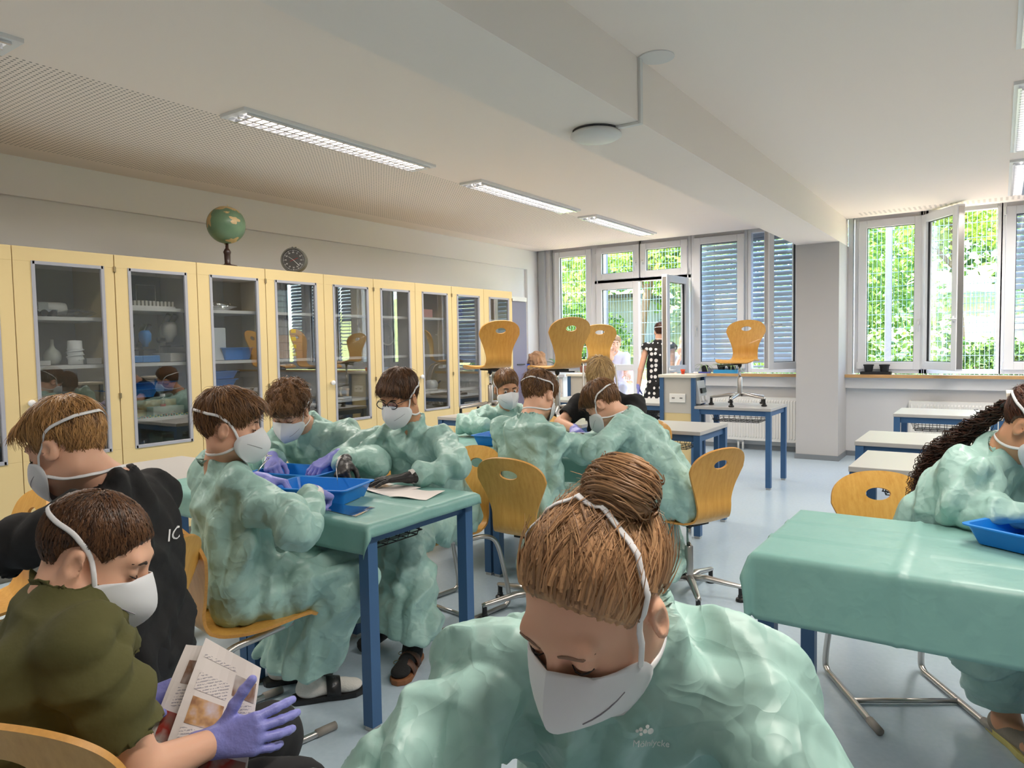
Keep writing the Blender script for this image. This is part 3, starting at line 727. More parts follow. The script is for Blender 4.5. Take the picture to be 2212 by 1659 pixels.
# ================================================================== DISPLAY CABINETS
CF, CB, CH = -5.03, -5.60, 2.09
M_CIN = mat('cabinet_inside', (.55,.55,.54), .7)
M_SHELF = mat('shelf_white', (.72,.71,.70), .5)
M_TRIM = mat('grey_glazing_trim', L((168,170,180)), .45)
M_HINGE = mat('brass_hinge', (.45,.36,.22), .35, metal=1)
def cabinet(y0, y1, label, shelves):
    t = thing('display_cabinet', label, 'cabinet', (CF, y0, 0), group='cream glass-fronted cabinets'); w = y1-y0; d = CF-CB
    c = MB(); x0, x1 = -d, -.022
    c.bx(x0, x1, .002, .02, .09, CH-.002); c.bx(x0, x1, w-.02, w-.002, .09, CH-.002); c.bx(x0, x1, .02, w-.02, CH-.022, CH-.002); c.bx(x0, x1, .02, w-.02, .09, .11)
    c.build('carcass', M_CREAM, t)
    MB().bx(x0-.002, x0+.012, .02, w-.02, .11, CH-.022).bx(x0+.012, x1-.02, w/2-.009, w/2+.009, .11, CH-.022).build('back_panel', M_CIN, t)
    MB().bx(x0, -.05, .004, w-.004, 0, .09).build('plinth', mat('plinth_grey', L((140,136,128)), .6), t)
    me = MB().bx(x0+.014, -.06, .021, w/2-.01, -.012, .012).mesh('shelf', M_SHELF)
    for z in shelves: obj('shelf', me, t, (0, 0, z-.012)); obj('shelf', me, t, (0, w/2-.011, z-.012))
    for k in (0, 1):
        a, b = (.003, w/2-.0025) if k == 0 else (w/2+.0025, w-.003); dw = b-a; g0, g1 = (.105, dw-.072) if k else (.072+.02, dw-.085); gz0, gz1 = .745, 2.0
        q = MB(); q.bx(-.02, 0, a, b, .10, gz0); q.bx(-.02, 0, a, b, gz1, CH); q.bx(-.02, 0, a, a+g0, gz0, gz1); q.bx(-.02, 0, a+g1, b, gz0, gz1)
        dr = q.build('door', M_CREAM, t, bevel=.0015)
        r = MB()
        for (p, s) in (((-.016,.006,a+g0-.006,a+g0+.016),0),((-.016,.006,a+g1-.016,a+g1+.006),0)): r.bx(p[0],p[1],p[2],p[3],gz0-.006,gz1+.006)
        r.bx(-.016,.006,a+g0,a+g1,gz0-.006,gz0+.016); r.bx(-.016,.006,a+g0,a+g1,gz1-.016,gz1+.006); r.build('glazing_trim', M_TRIM, dr, bevel=.002)
        MB().bx(-.012,-.008,a+g0+.002,a+g1-.002,gz0,gz1).build('pane', M_CABGLASS, dr)
        if k: MB().lathe([(.014,0),(.014,.012),(.02,.018),(.022,.03),(.016,.036),(.001,.037)], 16, Matrix.Translation((0, a+.055, 1.11)) @ Matrix.Rotation(R(90), 4, 'Y')).build('knob', M_WHITE, dr, smooth=True)
        hb = MB()
        for z in (.35, 1.12, 1.99): hb.tube([(.004, b-.001 if k else a+.001, z-.018), (.004, b-.001 if k else a+.001, z+.018)], .006, 8)
        hb.build('hinge', M_HINGE, dr)
    return t
EDG = [.07, 1.30, 2.529, 3.75, 4.985, 6.181, 7.373]
LBL = ['cream glass cabinet beyond the left picture edge', 'cream cabinet at the left edge with candle roll and small model', 'cream cabinet with microscopes and blue trays', 'cream cabinet with orange box and stacked kit boxes', 'cream cabinet with round mirrors on its shelves', 'farthest cream cabinet with glassware, at the end']
SH = [.55, .94, 1.34, 1.70]
for i in range(6): cabinet(EDG[i], EDG[i+1], LBL[i], [.40, .94, 1.34, 1.66 if i < 2 else 1.74])

# ---- things in and on the cabinets
def small(name, label, cat, loc, rotz=0, group=None): return thing(name, label, cat, loc, rotz, group)
def tray(x, y, z, rz, label, w=.39, d=.27, h=.065, group='blue plastic trays', full=True):
    t = tray_mesh(w, d, h); o = obj('blue_tray', t); o.location = (x, y, z); o.rotation_euler = (0, 0, R(rz)); tag(o, label, 'tray', group); return o
_tm = {}
def tray_mesh(w, d, h):
    if (w, d, h) in _tm: return _tm[(w, d, h)]
    mb = MB(); n = 5; L0 = []
    def loop(ww, dd, r, z): return [Vector((x, y, z)) for x, y in rrect(ww, dd, r, n)]
    loops = [loop(w-.07, d-.07, .015, .0), loop(w-.025, d-.025, .02, h-.006), loop(w, d, .025, h-.004), loop(w, d, .025, h), loop(w-.03, d-.03, .018, h), loop(w-.074, d-.074, .013, .004)]
    k = len(loops[0])
    for lp in loops: mb.v += lp
    for i in range(len(loops)-1):
        for j in range(k): mb.f.append((i*k+j, i*k+(j+1) % k, (i+1)*k+(j+1) % k, (i+1)*k+j))
    mb.f.append(tuple(reversed(range(k)))); mb.f.append(tuple(len(loops[0])*(len(loops)-1)+j for j in range(k)))
    me = mb.mesh('blue_tray', M_TRAY, True); sharp(me, 40); _tm[(w, d, h)] = me; return me
def boxthing(name, label, cat, loc, d, m, rz=0, group=None, lid=None, bevel=.002):
    t = thing(name, label, cat, loc, R(rz), group)
    MB().bx(-d[0]/2, d[0]/2, -d[1]/2, d[1]/2, 0, d[2]*(.82 if lid else 1)).build('box_body', m, t, bevel=bevel)
    if lid: MB().bx(-d[0]/2-.003, d[0]/2+.003, -d[1]/2-.003, d[1]/2+.003, d[2]*.8, d[2]).build('lid', lid, t, bevel=bevel)
    return t
M_WOODBOX = wood_mat('pale_wood', L((214,176,112)), L((190,148,88)), .5, (4, 25, 25))
M_CARD = mat('brown_card', L((176,128,88)), .8, var=.1)
M_ORANGE = mat('orange_card', L((236,96,40)), .6)
M_FOIL = mat('silver_foil', (.8,.8,.82), .18, metal=1, bump=.8, bscale=30)
M_CLEAR = glass_mat('clear_glassware', (.93,.96,.97), refl=2.5)
M_CLEARPL = glass_mat('clear_plastic', (.86,.90,.95), refl=3, rough=.08)
XS = -5.28       # usual depth in the cabinets
def microscope(y, z, label, body, s=1.0, rz=0):
    t = thing('microscope', label, 'microscope', (XS+.05, y, z), R(rz), 'microscopes in the cabinet')
    MB().bx(-.08*s, .08*s, -.065*s, .065*s, 0, .05*s).build('foot', body, t, bevel=.006)
    MB().tube([(-.06*s,0,.04*s),(-.065*s,0,.15*s),(-.05*s,0,.21*s)], .018*s, 8).build('arm', M_DARK if body is not M_TGREY else M_TGREY, t, smooth=True)
    MB().bx(-.03*s, .06*s, -.045*s, .045*s, .085*s, .095*s).build('stage', M_BLACK, t)
    MB().lathe([(.02*s,.115*s),(.024*s,.14*s),(.042*s,.16*s),(.045*s,.21*s),(.03*s,.235*s),(.001,.235*s)], 14, Matrix.Translation((-.0,0,0))).build('head', body, t, smooth=True)
    e = MB()
    for q in (-.02, .02): e.tube([(-.02*s, q*s, .22*s), (.03*s, q*1.2*s, .275*s)], [.014*s, .017*s], 10)
    e.build('eyepiece', M_BLACK, t, smooth=True)
    MB().tube([(-.06*s,-.03*s,.13*s),(-.06*s,.03*s,.13*s)], .017*s, 12).build('focus_knob', M_BLACK, t, smooth=True)
    return t
MBLUE = mat('microscope_blue', L((40,130,205)), .3)
microscope(2.70, 1.343, 'blue stereo microscope, left of the two', MBLUE)
microscope(2.83, 1.343, 'blue stereo microscope, right of the two', MBLUE)
microscope(3.02, 1.343, 'larger white stereo microscope with black eyepieces', M_TGREY, 1.28, 10)
# cabinet 1: model car, bottle, foil bag, glass bulb, wound candle roll, books, lamp
t = small('model_cart', 'small metal model cart on the top shelf of the left cabinet', 'model', (XS+.1, 2.13, 1.663)); MB().bx(-.03,.03,-.08,.08,.03,.045).bx(-.02,.02,-.03,.03,.045,.09).build('chassis', M_CHROME, t)
for yy in (-.055, .0, .055): MB().tube([(-.035,yy,.022),(.035,yy,.022)], .022, 12).build('wheel', M_DARK, t)
t = small('plastic_bottle', 'pale plastic bottle lying behind the model cart', 'bottle', (XS, 2.18, 1.72)); MB().lathe([(.01,-.14),(.042,-.13),(.045,-.1),(.045,.08),(.02,.12),(.018,.15),(.001,.15)], 16, Matrix.Rotation(R(90), 4, 'X')).build('bottle_body', mat('frosted', (.75,.75,.72), .4), t, smooth=True); MB().tube([(0,-.15,0),(0,-.18,0)], .02, 12).build('cap', M_WHITE, t)
def foil(y, z, label, s=1.0, m=None):
    mb = MB(); g = random.Random(int(y*100)); n = 14
    for j in range(n):
        for i in range(8):
            a = 2*PI*j/n; r = math.sin(PI*i/7)
            k = 1+g.uniform(-.3,.3); mb.v.append(Vector((.07*r*math.cos(a)*k*s, (.16*(i/3.5-1))*s, max(.0, .035+.04*r*math.sin(a)*k)*s)))
    for j in range(n):
        for i in range(7): mb.f.append((j*8+i, j*8+i+1, ((j+1) % n)*8+i+1, ((j+1) % n)*8+i))
    o = mb.build('foil_bag', m or M_FOIL, loc=(XS+.05, y, z)); tag(o, label, 'bag'); return o
foil(2.37, 1.665, 'crumpled clear film bag on the top shelf of the left cabinet', .8, M_CLEARPL)
foil(3.46, 1.745, 'crumpled silver foil bag lying on the third cabinet top shelf')
t = small('string_roll', 'white roll wound with string in the left cabinet', 'roll', (XS+.12, 2.31, 1.343)); MB().lathe([(.045,0),(.045,.03),(.05,.045),(.043,.06),(.05,.075),(.043,.09),(.05,.1),(.045,.11),(.043,.16),(.025,.162),(.001,.162)], 18).build('roll_body', M_WHITE, t, smooth=True)
MB().tube([(.05*math.cos(a*.8)*1.05, .05*math.sin(a*.8)*1.05, .03+.004*a) for a in range(20)], .004, 6).build('string', M_WHITE, t, smooth=True)
t = small('glass_bulb', 'round milky glass bulb with a neck beside the string roll', 'glassware', (XS+.02, 2.21, 1.343)); MB().lathe([(.001,0),(.035,.006),(.055,.035),(.058,.06),(.045,.09),(.02,.11),(.012,.13),(.012,.17)], 18).build('bulb', mat('milky', (.62,.64,.58), .2), t, smooth=True)
boxthing('flat_box', 'flat cream box on the middle shelf of the left cabinet', 'box', (XS+.1, 2.06, 1.343), (.12,.16,.03), M_SHELF)
boxthing('paper_stack', 'white paper stack behind the roll in the left cabinet', 'paper', (XS, 2.44, 1.343), (.2,.10,.04), M_WHITE)
t = small('flashlight', 'metal flashlight lying on the lower shelf of the left cabinet', 'flashlight', (XS+.15, 2.40, .965)); MB().tube([(0,-.07,0),(0,.01,0),(0,.02,0),(0,.05,0)], [.014,.014,.024,.026], 12).build('lamp_body', M_DARK, t, smooth=True); MB().tube([(0,.05,0),(0,.053,0)], .022, 12).build('lens', M_CHROME, t)
# cabinet 2: circuit panel, trays, wooden boxes, bottle, checker strip
t = small('circuit_panel', 'black panel with white circuit drawing standing on the top shelf', 'demonstration panel', (-5.45, 2.84, 1.743)); MB().bx(-.01,.01,-.24,.24,0,.26).build('board', mat('panel_black', (.02,.022,.022), .5), t)
ln = MB(); g = random.Random(5)
for a, b, c, d in ((-.2,-.02,.06,.06),(-.2,-.02,.2,.2),(.05,.2,.07,.07),(.05,.2,.19,.19),(-.12,-.05,.13,.13)): ln.bx(.0105,.012,a,b,c-.0015,c+.0015)
for y, a, b in ((-.2,.06,.2),(-.02,.06,.2),(.05,.07,.19),(.2,.07,.19),(-.12,.06,.13)): ln.bx(.0105,.012,y-.0015,y+.0015,a,b)
ln.tube([(.012,-.085+.022*math.cos(a),.14+.04*math.sin(a)) for a in [2*PI*k/20 for k in range(20)]], .0015, 4, closed=True); ln.build('white_lines', M_WHITE, t)
t = small('specimen_rack', 'low rack of small glass slides on the top shelf', 'rack', (XS+.1, 2.83, 1.743)); MB().bx(-.03,.03,-.2,.2,0,.014).build('rack_base', M_SHELF, t)
me = MB().bx(-.02,.02,-.008,.008,.014,.05).mesh('slide_box', M_TGREY)
for i in range(14): obj('slide_box', me, t, (0, -.185+i*.0285, 0))
tray(XS+.06, 2.68, 1.09, 90, 'blue tray leaning out on the second cabinet lower shelf', .36, .25, .06, 'trays in the cabinets')
tray(XS-.03, 2.88, 1.12, 92, 'blue tray at the back of the second cabinet lower shelf', .36, .25, .075, 'trays in the cabinets')
boxthing('wooden_box', 'long pale wooden box under the blue trays', 'box', (XS-.03, 2.86, .943), (.2,.36,.115), M_WOODBOX)
boxthing('specimen_case', 'grey slide case standing before the wooden box', 'box', (XS+.13, 2.92, .943), (.09,.24,.07), M_TGREY)
t = small('sample_tube', 'clear sample tube with white cap and red base', 'tube', (XS+.13, 2.90, 1.013)); MB().lathe([(.016,.016),(.016,.075)], 14).build('glass_body', M_CLEAR, t, smooth=True); MB().lathe([(.018,.072),(.018,.092),(.001,.092)], 14).build('cap', M_WHITE, t); MB().lathe([(.02,0),(.02,.016),(.001,.016)], 14).build('tube_foot', mat('red_plastic', L((200,50,40)), .4), t)
t = small('checker_strip', 'strip of red, yellow and black cubes on the shelf edge', 'toy cubes', (-5.075, 2.65, .943)); cols = [mat('cube_red', L((206,60,44)), .5), mat('cube_yellow', L((226,180,60)), .5), M_BLACK]
for i in range(42):
    z = .008*(i % 2)
    o = obj('cube_block', MB().bx(0,.008,0,.0085,0,.008).mesh('cube_block', cols[(0 if (i//2//5) % 2 == 0 else 1) if (i//2+i) % 2 == 0 else 2]), t, (0, (i//2)*.0205*.99, z))
# cabinet 3
boxthing('white_kit_box', 'white and grey kit box with open lid flap', 'box', (XS, 3.38, 1.343), (.2,.17,.26), mat('kit_white', (.62,.65,.68), .5))
boxthing('tall_brown_box', 'narrow brown printed box at the side of the white kit box', 'box', (XS+.1, 3.215, 1.343), (.14,.05,.26), M_CARD)
tray(XS+.05, 3.56, 1.343, 90, 'blue tray on the middle shelf of the third cabinet', .30, .2, .10, 'trays in the cabinets')
for i, z in enumerate((1.062, 1.128, 1.194)): tray(XS+.02*i, 3.38, z, 90+6*i, ['lowest', 'middle', 'topmost'][i]+' tray of the blue stack in the third cabinet', .34, .25, .06, 'trays in the cabinets')
boxthing('wooden_case', 'pale wooden case on the lower shelf, left', 'box', (XS+.05, 3.35, .943), (.2,.2,.115), M_WOODBOX)
boxthing('wooden_case', 'pale wooden case on the lower shelf, right', 'box', (XS+.05, 3.59, .943), (.2,.15,.13), M_WOODBOX)
# cabinet 4
for i in range(4): boxthing('clear_box', ['lowest', 'second', 'third', 'topmost'][i]+' clear plastic box piled on the top shelf', 'box', (XS, 3.98, 1.743+i*.05), (.2,.26,.048), M_CLEARPL, group='clear boxes in the cabinet')
boxthing('orange_box', 'tall orange cardboard box in the fourth cabinet', 'box', (XS+.06, 3.87, 1.343), (.16,.06,.33), M_ORANGE)
kb = mat('kit_box_print', L((178,150,126)), .7, var=.3, vscale=14); yl = mat('yellow_sticker', L((240,214,50)), .5); gl_ = mat('kit_box_lid', L((150,150,150)), .6, var=.25, vscale=20)
for i in range(5):
    t = boxthing('kit_box', ['lowest', 'second', 'third', 'fourth', 'topmost'][i]+' kit box in the stack with yellow stickers', 'box', (XS+.02, 4.06, 1.343+i*.068), (.24,.28,.066), kb if i < 3 else gl_, group='stacked kit boxes')
    if i < 4: MB().bx(.1205,.122,.02,.07,.018,.05).build('sticker', yl, t)
t = small('clear_jar', 'round clear jar with pink content on the middle shelf', 'jar', (XS+.14, 3.89, 1.343)); MB().lathe([(.04,0),(.05,.02),(.05,.09),(.035,.11),(.001,.112)], 16).build('jar_body', mat('pink_content', L((216,150,150)), .3), t, smooth=True)
boxthing('apparatus_box', 'grey apparatus box on the lower shelf of the fourth cabinet', 'box', (XS, 4.15, .943), (.2,.3,.09), M_TGREY)
# cabinet 5 and on
boxthing('tan_box', 'tan box on the middle shelf in front of the mirrored chairs', 'box', (XS, 4.55, 1.343), (.2,.13,.20), M_CARD)
boxthing('white_apparatus', 'white apparatus base with copper coil on the lower shelf', 'apparatus', (XS+.1, 4.60, .943), (.12,.3,.02), M_WHITE)
for i, (yy, zz, mm) in enumerate(((4.55,.963,M_DARK),(4.66,.963,M_HINGE),(4.75,.943,M_WOODBOX))):
    t = small('coil_apparatus', ['black', 'brass', 'wooden'][i]+' electrical coil apparatus on the lower shelf', 'apparatus', (XS+.1, yy, zz)); MB().lathe([(.03,0),(.03,.012),(.014,.014),(.014,.07),(.022,.075),(.022,.09),(.001,.09)], 14).build('coil', mm, t, smooth=True)
for i, (yy, zz, tl) in enumerate(((5.22,1.343,25),(5.42,1.43,8))):
    t = small('round_mirror', 'round mirror leaning on the middle shelf' if i == 0 else 'round mirror on a stand on the middle shelf', 'mirror', (XS-.02, yy, zz)); M4 = Matrix.Translation((0,0,.13)) @ Matrix.Rotation(R(90-tl), 4, 'Y')
    MB().lathe([(.105,-.008),(.115,-.008),(.118,0),(.115,.008),(.105,.008)], 28, M4, caps=False).build('rim', M_TGREY, t, smooth=True); MB().lathe([(.001,.004),(.107,.004)], 28, M4, caps=False).build('mirror_glass', M_CHROME, t)
    MB().tube([(0,0,.03),(0,0,-.085 if i else 0)], .006, 8).build('stand', M_DARK, t)
boxthing('pink_box', 'pink cardboard box on the top shelf of the sixth cabinet door', 'box', (XS, 5.90, 1.743), (.2,.26,.09), mat('pink_card', L((200,140,130)), .7))
t = small('hand_generator', 'cream hand generator with crank on the lower shelf', 'apparatus', (XS+.1, 5.98, .943)); MB().tube([(0,-.06,.06),(0,.05,.06)], .055, 16).build('drum', M_WHITE, t, smooth=True); MB().bx(-.04,.04,-.15,.06,0,.02).build('base_plate', M_SHELF, t); MB().tube([(.03,.05,.06),(.05,.10,.10)], .008, 8).build('crank', M_DARK, t)
boxthing('blue_crate', 'dark blue crate on the top shelf behind reflections', 'crate', (XS, 6.42, 1.743), (.22,.26,.2), mat('crate_blue', L((50,50,120)), .5))
for i in range(6):
    h = (.12,.10,.09,.13,.08,.11)[i]; t = small('beaker', ['wide glass beaker first from the left on the far lower shelf','narrow-necked flask second from the left on the far lower shelf','low glass beaker in the middle of the far lower shelf','tall narrow cylinder right of the middle on the far lower shelf','smallest flask near the right end of the far lower shelf','last glass beaker at the right end of the far lower shelf'][i], 'glassware', (XS+.1, 6.32+i*.062, .943), 0, 'glassware in the far cabinet')
    MB().lathe([(.026,0),(.027,.01),(.024 if i % 2 == 0 else .012,h*.7),(.025 if i % 2 == 0 else .013,h)], 14).build('vessel', M_CLEAR, t, smooth=True)
for i in range(5): boxthing('plastic_bag_box', ['lowest', 'second', 'third', 'fourth', 'topmost'][i]+' clear bagged pack on the far middle shelf', 'pack', (XS, 6.55, 1.343+i*.045), (.2,.24,.043), M_CLEARPL, group='bagged packs in the far cabinet')
# globe
t = small('globe', 'old green globe on a dark wooden foot on the cabinets', 'globe', (-5.14, 3.48, CH))
gm = mat('globe_sea', L((96,128,104)), .35); nt, b = nodes(gm); tc = nt.nodes.new('ShaderNodeTexCoord'); n = nt.nodes.new('ShaderNodeTexNoise'); n.inputs['Scale'].default_value = 9; n.inputs['Detail'].default_value = 5
nt.links.new(tc.outputs['Object'], n.inputs['Vector']); nt.links.new(mix_rgb(nt, n.outputs['Fac'], L((70,100,80)), L((122,150,116))), b.inputs['Base Color'])
GR, GC = .148, Vector((0, 0, .335)); tilt = Matrix.Rotation(R(-22), 4, 'X') @ Matrix.Rotation(R(12), 4, 'Y')
mb = MB(); prof = [(max(.0005, GR*math.sin(a)), -GR*math.cos(a)) for a in [PI*k/24 for k in range(25)]]; mb.lathe(prof, 36, Matrix.Translation(GC), caps=False)
gl0 = mb.build('sphere_body', gm, t, smooth=True)
land = mat('globe_land', L((196,168,118)), .4, var=.25, vscale=30)
def continent(az, el, rx, ry, seed):
    """patch of land on the sphere, slightly proud"""
    g = random.Random(seed); n = 26; pts = []
    c = Vector((math.cos(az)*math.cos(el), math.sin(az)*math.cos(el), math.sin(el))); e1 = Vector((-math.sin(az), math.cos(az), 0)); e2 = c.cross(e1)
    rs = [1+.28*math.sin(k*2*PI/n*3+seed)+.22*math.sin(k*2*PI/n*5+2*seed)+g.uniform(-.12,.12) for k in range(n)]
    mb = MB(); mb.v.append(GC+c*(GR+.0012))
    for ring_ in (.35, .7, 1.0):
        for k in range(n):
            a = 2*PI*k/n; d = (c+e1*math.cos(a)*rx*rs[k]*ring_+e2*math.sin(a)*ry*rs[k]*ring_).normalized(); mb.v.append(GC+d*(GR+.0012))
    for k in range(n): mb.f.append((0, 1+k, 1+(k+1) % n))
    for j in range(2):
        for k in range(n): mb.f.append((1+j*n+k, 1+(j+1)*n+k, 1+(j+1)*n+(k+1) % n, 1+j*n+(k+1) % n))
    mb.build('continent', land, t, smooth=True)
for a in ((R(-8),R(8),.26,.2,1),(R(-40),R(60),.5,.22,2),(R(-95),R(12),.22,.45,3),(R(10),R(-62),.34,.24,4),(R(25),R(52),.3,.2,5),(R(-30),R(33),.12,.07,6),(R(80),R(20),.4,.5,7)): continent(*a)
MB().lathe([(.075,0),(.075,.012),(.03,.02),(.022,.03),(.024,.10),(.03,.12),(.02,.14),(.012,.15),(.012,.19)], 20).build('foot', wood_mat('dark_wood', L((60,30,24)), L((40,20,16)), .4), t, smooth=True)
MB().tube([GC+Vector((0,0,-.17)), GC+Vector((0,-.02,-.15)), GC+Vector((0,.02,.155)), GC+Vector((0,.02,.165))], .004, 8).build('axis_pin', M_HINGE, t)
# stop clock
t = small('stop_clock', 'round grey laboratory stop clock on the cabinets', 'clock', (-5.14, 4.14, CH), R(-52))
MC = Matrix.Translation((0, 0, .112)) @ Matrix.Rotation(R(90), 4, 'Y')
MB().lathe([(.001,-.06),(.10,-.06),(.108,-.05),(.11,.03),(.105,.04),(.096,.04),(.096,.03)], 36, MC, caps=False).build('housing', mat('clock_grey', L((98,98,92)), .45), t, smooth=False, autosmooth=40)
MB().lathe([(.001,.028),(.097,.028)], 36, MC, caps=False).build('dial', mat('dial_dark', L((72,72,72)), .5), t)
mk = MB()
for k in range(60):
    a = 2*PI*k/60; r0 = .078 if k % 5 == 0 else .083; mk.tube([MC @ Vector((r0*math.cos(a), r0*math.sin(a), .0285)), MC @ Vector((.09*math.cos(a), .09*math.sin(a), .0285))], .0009 if k % 5 else .0017, 4)
mk.build('scale_marks', M_WHITE, t)
mk = MB()
for k in range(12):
    a = 2*PI*k/12; me = text_mesh(str(5*k if k else 60), .017, .0002)
    M5 = Matrix.Translation((.0295, -.066*math.cos(a+PI/2)*-1, .112+.066*math.sin(a+PI/2))) @ Matrix(((0,0,1),(1,0,0),(0,1,0))).to_4x4()
    a2 = PI/2-a; M5 = Matrix.Translation((.0295, .066*math.cos(a2), .112+.066*math.sin(a2))) @ Matrix(((0,0,1,0),(1,0,0,0),(0,1,0,0),(0,0,0,1)))
    mk.add([v.co for v in me.vertices], [tuple(p.vertices) for p in me.polygons], M5); bpy.data.meshes.remove(me)
mk.build('dial_numbers', M_WHITE, t)
MB().tube([MC @ Vector((.0,0,.03)), (.031,.05,.062)], .002, 5).tube([MC @ Vector((.0,0,.03)), (.031,-.04,.14)], .0015, 5).build('hand', M_WHITE, t); MB().tube([(.031,-.03,.10),(.031,.04,.13)], .0012, 5).build('red_hand', mat('red_plastic'), t)
MB().tube([(-.01,-.015,.22),(-.01,-.015,.232)], .006, 8).tube([(-.01,.015,.22),(-.01,.015,.230)], .006, 8).build('button', M_DARK, t); MB().bx(-.05,.03,-.05,.05,0,.012).build('stand', M_DARK, t)
# framed picture at the left edge on the wall, roughly half a hand visible
t = thing('wall_chart', 'edge of a yellow and brown wall chart at the left picture border', 'chart', (-6.0, 2.10, 2.16)); MB().bx(-.06,-.05,-.6,.12,.16,.42).build('upper_field', mat('chart_yellow', L((206,160,50)), .6), t); MB().bx(-.06,-.05,-.6,.12,0,.16).build('lower_field', mat('chart_brown', L((80,44,30)), .6), t)
# grey tall locker behind the end of the cabinets
t = thing('tall_locker', 'narrow violet-grey locker behind the last cream cabinet', 'locker', (-5.98, 7.72, 0)); MB().bx(0,.30,0,.95,.05,2.05).build('locker_body', mat('locker_grey', L((128,124,150)), .4), t)
for a in (.01, .48): 
    d_ = MB().bx(.30,.315,a,a+.46,.07,2.03).build('door', mat('locker_grey'), t, bevel=.002); MB().tube([(.32,a+.2,1.15),(.33,a+.38,1.15)], .008, 6).build('handle', M_DARK, d_)
MB().bx(.0,.32,0,.95,2.05,2.11).build('top_board', M_WHITE, t)
# drawer base and bench in the corner
t = thing('drawer_bench', 'white drawer cabinet with bench top below the corner window', 'cabinet', (-5.98, 8.76, 0)); MB().bx(0,.86,0,.62,.08,.96).build('body', M_WHITE, t); MB().bx(0,.90,-.03,.63,.96,1.0).build('bench_top', mat('bench_top', L((225,226,230)), .35), t, bevel=.003)
for i in range(4):
    d_ = MB().bx(.44,.84,-.018,0,.12+i*.205,.315+i*.205).build('drawer', mat('drawer_front', L((236,224,214)), .4), t, bevel=.003); MB().bx(.62,.74,-.032,-.018,.235+i*.205,.25+i*.205).build('handle', M_STEEL, d_)
MB().bx(.02,.43,-.018,0,.12,.93).build('door', mat('drawer_front'), t, bevel=.003)
# ================================================================== PEOPLE: implicit surfaces
_g = np.random.default_rng(11)
_PERM = _g.permutation(512).astype(np.int64); _GRAD = _g.normal(size=(512,3)); _GRAD /= np.linalg.norm(_GRAD, axis=1)[:,None]
def pnoise(P):
    P = np.asarray(P, float); i = np.floor(P).astype(np.int64); f = P-i; u = f*f*f*(f*(f*6-15)+10); out = 0
    for dx in (0,1):
        for dy in (0,1):
            for dz in (0,1):
                h = _PERM[(_PERM[(_PERM[(i[:,0]+dx) & 511]+i[:,1]+dy) & 511]+i[:,2]+dz) & 511]
                g = _GRAD[h]; d = (g*(f-np.array([dx,dy,dz]))).sum(1)
                w = (u[:,0] if dx else 1-u[:,0])*(u[:,1] if dy else 1-u[:,1])*(u[:,2] if dz else 1-u[:,2]); out = out+w*d
    return out
def V3(p): return np.array(p, float)
def unit(v): v = V3(v); return v/np.linalg.norm(v)
def capsule(a, b, ra, rb=None):
    a, b = V3(a), V3(b); rb = ra if rb is None else rb; ba = b-a; L2 = max(1e-12, ba@ba); rm = max(ra, rb)
    def f(P):
        t = np.clip(((P-a)@ba)/L2, 0, 1); d = P-a-t[...,None]*ba
        return np.sqrt((d*d).sum(-1))-(ra+(rb-ra)*t)
    return f, np.minimum(a, b)-rm, np.maximum(a, b)+rm
def ellip(c, r, Rm=None):
    c, r = V3(c), V3(r); Rm = np.eye(3) if Rm is None else Rm; m = r.max()
    def f(P):
        q = (P-c)@Rm; k0 = np.sqrt(((q/r)**2).sum(-1)); k1 = np.sqrt(((q/(r*r))**2).sum(-1))
        return k0*(k0-1)/np.maximum(k1, 1e-9)
    return f, c-m, c+m
def fieldmesh(prims, h):
    """prims: (prim, op, k) with op 'u' smooth union, 's' smooth subtraction, 'i' intersection (callable only)"""
    lo = np.min([p[0][1] for p in prims if p[1] == 'u'], 0)-3*h; hi = np.max([p[0][2] for p in prims if p[1] == 'u'], 0)+3*h
    n = np.ceil((hi-lo)/h).astype(int)+1
    ax = [lo[i]+h*np.arange(n[i]) for i in range(3)]; D = np.full(n, .5, np.float32)
    for (f, a, b), op, k in prims:
        m = k+2.5*h
        s = [slice(max(0, int((a[i]-m-lo[i])/h)), min(n[i], int((b[i]+m-lo[i])/h)+2)) for i in range(3)]
        if any(q.stop <= q.start for q in s): continue
        G = np.stack(np.meshgrid(ax[0][s[0]], ax[1][s[1]], ax[2][s[2]], indexing='ij'), -1)
        d = f(G); S = D[s[0],s[1],s[2]]
        if op == 'u':
            t = np.clip(.5+.5*(S-d)/k, 0, 1) if k > 0 else (d < S)*1.0; D[s[0],s[1],s[2]] = S+(d-S)*t-k*t*(1-t)
        elif op == 's':
            t = np.clip(.5-.5*(S+d)/k, 0, 1); D[s[0],s[1],s[2]] = S+(-d-S)*t+k*t*(1-t)
        elif op == 'i':
            t = np.clip(.5-.5*(d-S)/k, 0, 1); D[s[0],s[1],s[2]] = d+(S-d)*t+k*t*(1-t)
    return nets(D, lo, h)
